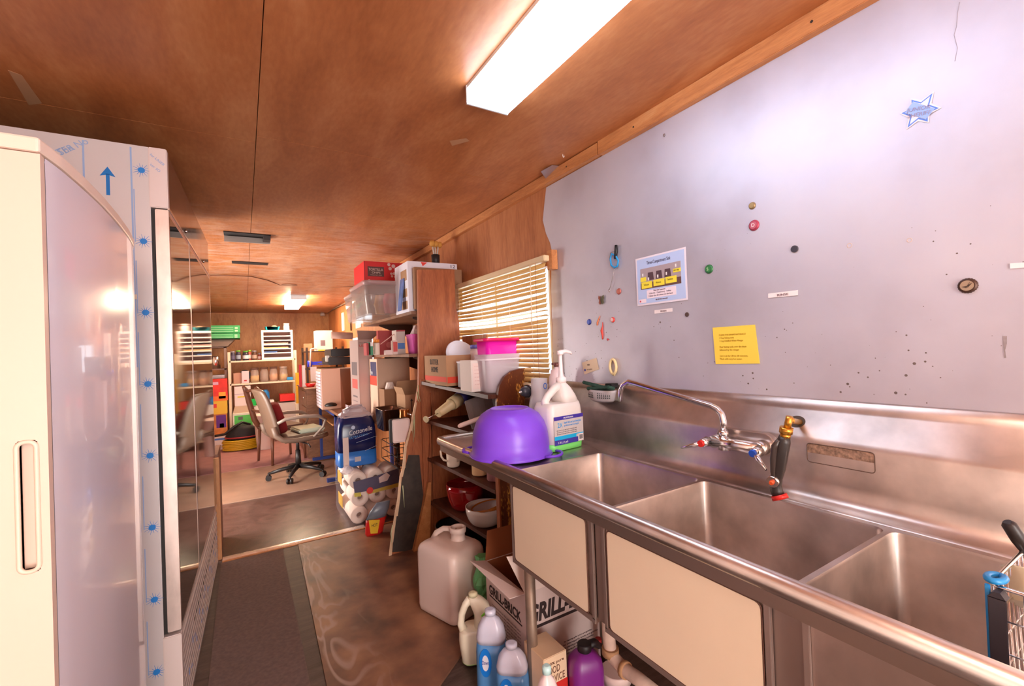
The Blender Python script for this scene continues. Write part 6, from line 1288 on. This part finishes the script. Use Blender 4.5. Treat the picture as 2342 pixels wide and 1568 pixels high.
def wood_chair():
    t = T('wooden_chair', 'second brown chair with open curved back behind the office chair', 'chair', (.40, 6.65, FL), math.radians(20)); m_ = C(110, 66, 48, .35)
    b = B(); b.box(-.22, .22, -.22, .22, .42, .47, .02); P('seat', b, C(96, 66, 54, .5), t)
    for s_ in (-1, 1):
        b = B(); b.tube([(-.16, s_*.21, .40), (-.24, s_*.215, .55), (-.29, s_*.21, .75), (-.34, s_*.20, .95), (-.37, s_*.18, 1.0)], [.03, .034, .034, .03, .02], 10); P('back_post', b, m_, t)
    b = B(); b.tube([(-.33, -.2, .93), (-.355, 0, .95), (-.33, .2, .93)], .022, 8); P('top_rail', b, m_, t)
    b = B(); b.tube([(-.27, -.2, .68), (-.29, 0, .68), (-.27, .2, .68)], .018, 8); P('back_rail', b, m_, t)
    for x, y in ((-.19, -.19), (-.19, .19), (.19, -.19), (.19, .19)):
        b = B(); b.cyl((x*1.1, y*1.1, 0), (x, y, .42), .015, .02, 10); P('leg', b, m_, t)
wood_chair()
# =====================================================================  WIRE SHELF ON THE BACK WALL AND ITS THINGS
YS = 8.1
def wire_shelf():
    t = T('wire_shelving', 'cream white wire shelving unit against the back wall', 'shelving', (.27, 8.3, FL), None); m_ = C(236, 216, 190, .45); xa, xb = -.19, .73
    for x in (xa, xb):
        for y in (YS, YS+.4): b = B(); b.box(x-.018, x+.018, y, y+.03, FL, .09); P('post', b, m_, t)
    for z in (-.045, -.40, -1.22):
        b = B(); b.box(xa, xb, YS, YS+.015, z-.025, z); b.box(xa, xb, YS+.40, YS+.415, z-.025, z)
        for k in range(23): x = xa+.02+k*(xb-xa-.04)/22; b.box(x-.004, x+.004, YS, YS+.41, z-.006, z)
        for y in (.1, .2, .3): b.box(xa, xb, YS+y, YS+y+.006, z-.012, z-.006)
        P('wire_shelf', b, m_, t)
wire_shelf()
zs1, zs2 = -.0445, -.3995
def organizer():
    a = RY(599, 815, YS+.02); c = RY(669, 754, YS+.02); x0, x1, z0, z1 = a.x, c.x, zs1, c.z; y0, y1 = YS+.02, YS+.36
    t = T('paper_organizer', 'white seven slot paper organizer standing on the wire shelving', 'organizer', ((x0+x1)/2, YS+.2, z0), None); wm = C(244, 226, 222, .5)
    for q, nm in (((x0, x0+.03, z0, z1), 'side_panel'), ((x1-.03, x1, z0, z1), 'side_panel'), ((x0+.03, x1-.03, z1-.03, z1), 'top_panel'), ((x0+.03, x1-.03, z0, z0+.03), 'bottom_panel')): b = B(); b.box(q[0], q[1], y0, y1, q[2], q[3]); P(nm, b, wm, t)
    b = B(); b.box(x0+.03, x1-.03, y1-.01, y1, z0+.03, z1-.03); P('back_panel', b, C(196, 140, 120), t)
    for k in range(1, 6): z = z0+.03+(z1-z0-.06)*k/6; b = B(); b.box(x0+.03, x1-.03, y0, y1-.01, z-.008, z+.008); P('slot_shelf', b, wm, t)
    h = (z1-z0-.06)/6
    for k, xa, xb, col in ((1, .03, .22, (64, 100, 160)), (2, .03, .38, (196, 160, 110)), (3, .03, .38, (200, 150, 140))):
        b = B(); b.box(x0+xa, x0+xb, y0+.02, y1-.03, z0+.03+h*k+.0085, z0+.03+h*k+.03); P('paper', b, C(*col), t)
    return z1
zo = organizer()
a = RY(606, 752, YS+.1); c = RY(640, 742, YS+.1)
t = T('teal_tray', 'teal plastic tray with small round item on the paper organizer', 'tray', ((a.x+c.x)/2, YS+.2, zo), 0); w_ = (c.x-a.x)/2
b = B(); b.rings([[V3(p[0]*k, p[1], z) for p in rrect(-w_, w_, -.10, .10, .02, 3)] for z, k in ((0, .85), (.06, 1), (.062, .97), (.01, .82))]); P('body', b, C(10, 168, 186, .4), t); b = B(); b.lathe([(.04, .03), (.05, .07), (.02, .085)], (.03, 0, 0), 14); P('round_item', b, C(200, 170, 140), t)
jar('white plastic tub bottle beside the teal tray on the organizer', (RY(655, 752, YS+.15).x, YS+.15, zo), .045, .115, C(240, 216, 214, .4), lid=C(236, 206, 200), neck=.85)
# supplement bottles
cols = [((60, 50, 74), (90, 80, 110), None), ((52, 44, 66), (140, 150, 170), (120, 180, 60)), ((56, 46, 62), (214, 206, 214), (90, 160, 60)), ((190, 90, 80), (220, 200, 196), (150, 190, 60)), ((96, 60, 46), (176, 150, 140), None), ((130, 50, 44), (196, 176, 180), None)]
lbs = ('dark bottle with grey lid, first from the left on the wire shelving top', 'dark bottle with green cap, second on the wire shelving top', 'widest dark bottle with white label and green cap on the shelving', 'slim red and white bottle with lime cap on the shelving', 'brown bottle with pale cap and orange base on the shelving', 'short dark red bottle next to the white organizer')
for i, (px, c3, lb) in enumerate(zip((532, 545, 562, 571, 582, 594), cols, lbs)):
    p = RY(px, 818, YS+.1); r = (.036, .036, .042, .028, .036, .028)[i]
    jar(lb, (p.x, YS+.1+(.03 if i == 3 else 0), zs1), r, (.15, .16, .15, .16, .15, .11)[i], C(*c3[0], .3), name='supplement_bottle', lid=C(*(c3[2] or (150, 140, 150)), .4), neck=.75, group='supplement bottles on the wire shelving', band=(.2, .62, C(*c3[1], .5)))
for i, (px, fc, fr, lb) in enumerate(((583, (236, 190, 90), .5, 'glass jar with yellow orange contents, leftmost of the four jars'), (605, (150, 110, 96), .25, 'nearly empty glass jar, second of the four jars'), (626, (226, 160, 110), .55, 'glass jar with peach contents, third of the four jars'), (649, (232, 186, 116), .5, 'glass jar with pale lid and tan contents, rightmost of the four'))):
    p = RY(px, 870, YS+.15); jar(lb, (p.x, YS+.15, zs2), .062, .23, C(220, 200, 190, .08, alpha=.4, spec=.8), name='glass_jar', cat='jar', lid=C(*((120, 84, 70) if i < 3 else (210, 190, 180)), .4), neck=.8, lidh=.025, group='glass jars on the wire shelving', fill=(fr, C(*fc, .6)))
t, x0, x1, z0, z1 = fbox('small_box', 'low pinkish carton at the left of the second wire shelf', 'box', 534, 852, 558, 868, YS+.05, .2, C(190, 140, 120, .6), zs2)
t, x0, x1, z0, z1 = fbox('small_box', 'white box with red print in front of the black speaker', 'box', 553, 848, 569, 867, YS+.02, .1, C(220, 196, 206, .6), zs2); plate(t, 'red_print', x0+.03, x1-.03, YS+.02, z0+.03, z0+.05, C(190, 50, 60))
t = T('round_speaker', 'round black object behind the white box on the second wire shelf', 'speaker', (RY(560, 850, YS+.25).x, YS+.28, zs2), 0); b = B(); b.lathe([(.085, 0), (.085, .05)], n=28, M=Matrix.Translation((0, 0, .115)) @ Matrix.Rotation(math.pi/2, 4, 'X')); b.box(-.04, .04, -.05, 0, 0, .04); P('body', b, C(40, 28, 34, .4), t)
b = B(); p = RY(662, 862, YS+.1); b.box(p.x-.04, p.x+.05, YS+.05, YS+.15, zs2, zs2+.05, .008); ex(P('blue_pouch', b, C(50, 150, 220, .5), loc=(p.x, YS+.1, zs2)), 'small bright blue pouch right of the glass jars', 'pouch')
# boxes on the lowest shelf and floor
zq = -1.2195
t, x0, x1, z0, z1 = fbox('white_carton', 'white carton with yellow stripe stacked on the green carton', 'box', 537, 882, 573, 929, YS-.02, .35, C(232, 214, 216, .6), None)
plate(t, 'yellow_stripe', x0+.04, x1-.05, YS-.02, z1-.17, z1-.15, C(226, 200, 40)); plate(t, 'grey_line', x0, x1, YS-.02, z1-.12, z1-.113, C(170, 150, 180)); plate(t, 'brown_mark', x1-.07, x1-.04, YS-.02, z0+.05, z0+.10, C(130, 60, 70)); zw = z0
t, x0, x1, z0, z1 = fbox('green_carton', 'lime green printed carton under the white striped carton', 'box', 534, 942, 580, 1000, YS-.1, .4, C(226, 220, 206, .6), -1.2195)
plate(t, 'green_panel', x0+.02, x1-.02, YS-.1, z0+.02, z1-.03, C(90, 196, 84)); plate(t, 'dark_emblem', x0+.07, x0+.13, YS-.1, z1-.10, z1-.05, C(100, 96, 90), .0016)
b = B(); b.hexa([V3(x0+.0, YS-.06, z1), V3(x1, YS-.06, z1), V3(x1, YS-.04, z1), V3(x0, YS-.04, z1), V3(x0+.03, YS-.02, zw), V3(x1-.03, YS-.02, zw), V3(x1-.03, YS, zw), V3(x0+.03, YS, zw)]); P('open_flap', b, C(176, 150, 130), t)
t, x0, x1, z0, z1 = fbox('green_packet', 'small bright green packet right of the white striped carton', 'packet', 574, 912, 586, 928, YS, .1, C(20, 190, 80, .5), None); zb = z0
t, x0, x1, z0, z1 = fbox('white_carton', 'white carton under the green packet behind the bucket', 'box', 582, 928, 601, 1000, YS+.02, .3, C(236, 220, 214, .6), -1.2195)
t, x0, x1, z0, z1 = fbox('white_carton', 'bright white box seen through the back of the brown chair', 'box', 605, 915, 627, 998, YS+.05, .3, C(246, 236, 232, .6), -1.2195); zz = z1
b = B(); p = RY(608, 905, YS+.1); b.lathe([(.05, 0), (.06, .05), (.055, .12), (.03, .17)], n=18, M=Matrix.Translation((p.x, YS+.2, zz))); ex(P('blue_balloon', b, C(50, 150, 230, .4), loc=(p.x, YS+.2, zz)), 'round bright blue item between the two chair backs', 'ball')
t, x0, x1, z0, z1 = fbox('red_box', 'bright red flat box on the lower wire shelving right side', 'box', 641, 900, 674, 918, YS+.02, .3, C(222, 40, 34, .5), None); zrb = z0
t, x0, x1, z0, z1 = fbox('white_carton', 'wide pale carton below the red flat box', 'box', 640, 918, 676, 1000, YS+.03, .3, C(206, 190, 190, .6), -1.2195)
# garbage bucket
t = T('waste_bucket', 'tall white plastic bucket on the carpet behind the brown chair', 'bucket', (RY(608, 1014, 7.5).x, 7.62, FL), 0)
b = B(); b.lathe([(.105, 0), (.11, .01), (.145, .50), (.152, .50), (.152, .515), (.140, .515), (.105, .02), (.001, .015)], n=30); P('body', b, C(226, 200, 190, .5), t)
# hose coil and black bag
t = T('hose_coil', 'coiled yellow hose on the carpet below the black bag', 'hose', (RY(553, 1010, 7.75).x, 7.84, FL), 0)
b = B()
for k in range(6): b.tube([( (.24-.012*(k % 2))*math.cos(a*math.tau/24), .18*math.sin(a*math.tau/24), .03+k*.024) for a in range(24)], .015, 6, True)
P('coil', b, C(196, 150, 20, .5), t)
t = T('black_bag', 'black padded bag with red trim slumped on the hose coil', 'bag', (RY(555, 1000, 7.75).x, 7.84, FL+.165), 0)
b = B(); b.rings([[V3(w_*math.cos(k*math.tau/16), .15*math.sin(k*math.tau/16), z) for k in range(16)] for z, w_ in ((0, .20), (.05, .22), (.14, .18), (.20, .10))]); P('body', b, C(34, 26, 28, .7), t)
b = B(); b.tube([(.222*math.cos(k*math.tau/16), .155*math.sin(k*math.tau/16), .03) for k in range(16)], .012, 6, True); P('red_trim', b, C(150, 36, 40), t)
b = B(); b.tube([(-.38, -.05, .08), (-.22, -.10, .10), (-.10, -.13, .20), (0, -.10, .25), (.10, -.05, .20)], .018, 8); P('strap', b, C(30, 24, 26), t)
# left stack beside the cooler end
def lb(name, label, px0, py0, px1, py1, mt, prints=(), zb=None, Y=8.0):
    t, x0, x1, z0, z1 = fbox(name, label, 'box', px0, py0, px1, py1, Y, .3, mt, zb)
    for (u0, u1, v0, v1, col) in prints: plate(t, 'printed_area', x0+(x1-x0)*u0, x0+(x1-x0)*u1, Y, z0+(z1-z0)*v0, z0+(z1-z0)*v1, C(*col))
    return z0, z1
z0, z1 = lb('white_carton', 'white carton with blue stripe on the carpet at the end of the cooler', 487, 992, 529, 1028, C(226, 206, 204, .6), ((.05, .9, .68, .8, (70, 110, 190)), (.1, .85, .1, .35, (190, 170, 166))), FL)
z0, z1 = lb('snack_carton', 'purple and orange snack carton on the white striped carton', 470, 945, 519, 992, C(206, 120, 50, .5, var=.3, scale=12), ((.50, .95, .35, .95, (96, 16, 130)), (.65, .85, .35, .55, (214, 180, 206))), z1)
z0, z1 = lb('cereal_carton', 'yellow food carton between the purple and red cartons', 470, 915, 519, 945, C(232, 184, 44, .5), ((.35, .52, .5, .8, (216, 50, 40)),), z1)
z0, z1 = lb('cracker_carton', 'bright red and orange carton topping the stack of food cartons', 470, 866, 519, 915, C(226, 44, 28, .5, var=.15, scale=9), ((.0, 1, .0, .22, (240, 110, 20)), (.6, .92, .1, .4, (246, 170, 50)), (.35, .6, .75, .88, (226, 170, 200))), z1)
def left_rack():
    a = RY(524, 1020, 8.4); t = T('grey_rack', 'grey metal rack behind the food cartons with the green crates above', 'rack', (-.6, 8.5, FL), None); m_ = C(150, 122, 110, .5, .3)
    x1 = a.x; x0 = -.96
    for x in (x0, x1-.03):
        for y in (8.4, 8.8): b = B(); b.box(x, x+.03, y, y+.03, FL, .19); P('post', b, m_, t)
    for z in (.185, -.16, -.36, -.75): b = B(); b.box(x0, x1, 8.4, 8.83, z-.02, z); P('shelf', b, m_, t)
    return x0, x1
lx0, lx1 = left_rack()
b = B(); p = RY(494, 840, 8.5); b.lathe([(.06, 0), (.06, .19), (.05, .20)], n=24, M=Matrix.Translation((p.x, 8.5, -.16))); ex(P('steel_canister', b, CHROME, loc=(p.x, 8.5, -.16)), 'shiny steel canister on the grey rack left of the shelving', 'canister')
b = B(); b.box(p.x-.10, p.x+.12, 8.42, 8.7, -.36, -.26, .006); ex(P('steel_appliance', b, C(150, 134, 130, .3, .9), loc=(p.x, 8.5, -.36)), 'flat steel appliance on the grey rack below the canister', 'appliance')
b = B(); b.hexa([V3(-.95, 8.35, .187), V3(lx1+.02, 8.35, .187), V3(lx1+.02, 8.8, .187), V3(-.95, 8.8, .187), V3(-.95, 8.4, .305), V3(lx1+.13, 8.4, .305), V3(lx1+.13, 8.8, .305), V3(-.95, 8.8, .305)]); ex(P('grey_tray', b, C(140, 126, 122, .4, .4), loc=(-.5, 8.5, .187)), 'wide grey tray on the rack under the two green crates', 'tray')
def crate(label, z0, h, dx):
    t = T('green_crate', label, 'crate', (-.45, 8.55, z0), None, 'green crates on the grey rack'); g_ = C(66, 178, 104, .5, var=.12, scale=10); x0, x1, y0, y1 = -.93, RY(549+dx, 760, 8.35).x, 8.35, 8.8
    for q, nm in (((x0, x1, y0, y0+.01), 'front_wall'), ((x0, x1, y1-.01, y1), 'back_wall'), ((x0, x0+.01, y0+.01, y1-.01), 'side_wall'), ((x1-.01, x1, y0+.01, y1-.01), 'side_wall')): b = B(); b.box(q[0], q[1], q[2], q[3], z0, z0+h); P(nm, b, g_, t)
    b = B(); b.box(x0, x1, y0, y1, z0, z0+.008); P('bottom', b, g_, t)
    for k in range(3): b = B(); b.box(x0+.02, x1-.09, y0-.004, y0, z0+h*(.2+.25*k), z0+h*(.28+.25*k)); P('rib', b, C(150, 210, 170, .5), t)
    for k in range(2): b = B(); b.box(x1-.07, x1-.03, y0-.004, y0, z0+h*(.2+.35*k), z0+h*(.42+.35*k)); P('white_mark', b, C(190, 226, 200), t)
crate('lower green plastic crate on the grey rack top', .307, .085, -1); crate('upper green plastic crate stacked on the other one', .394, .125, 0)
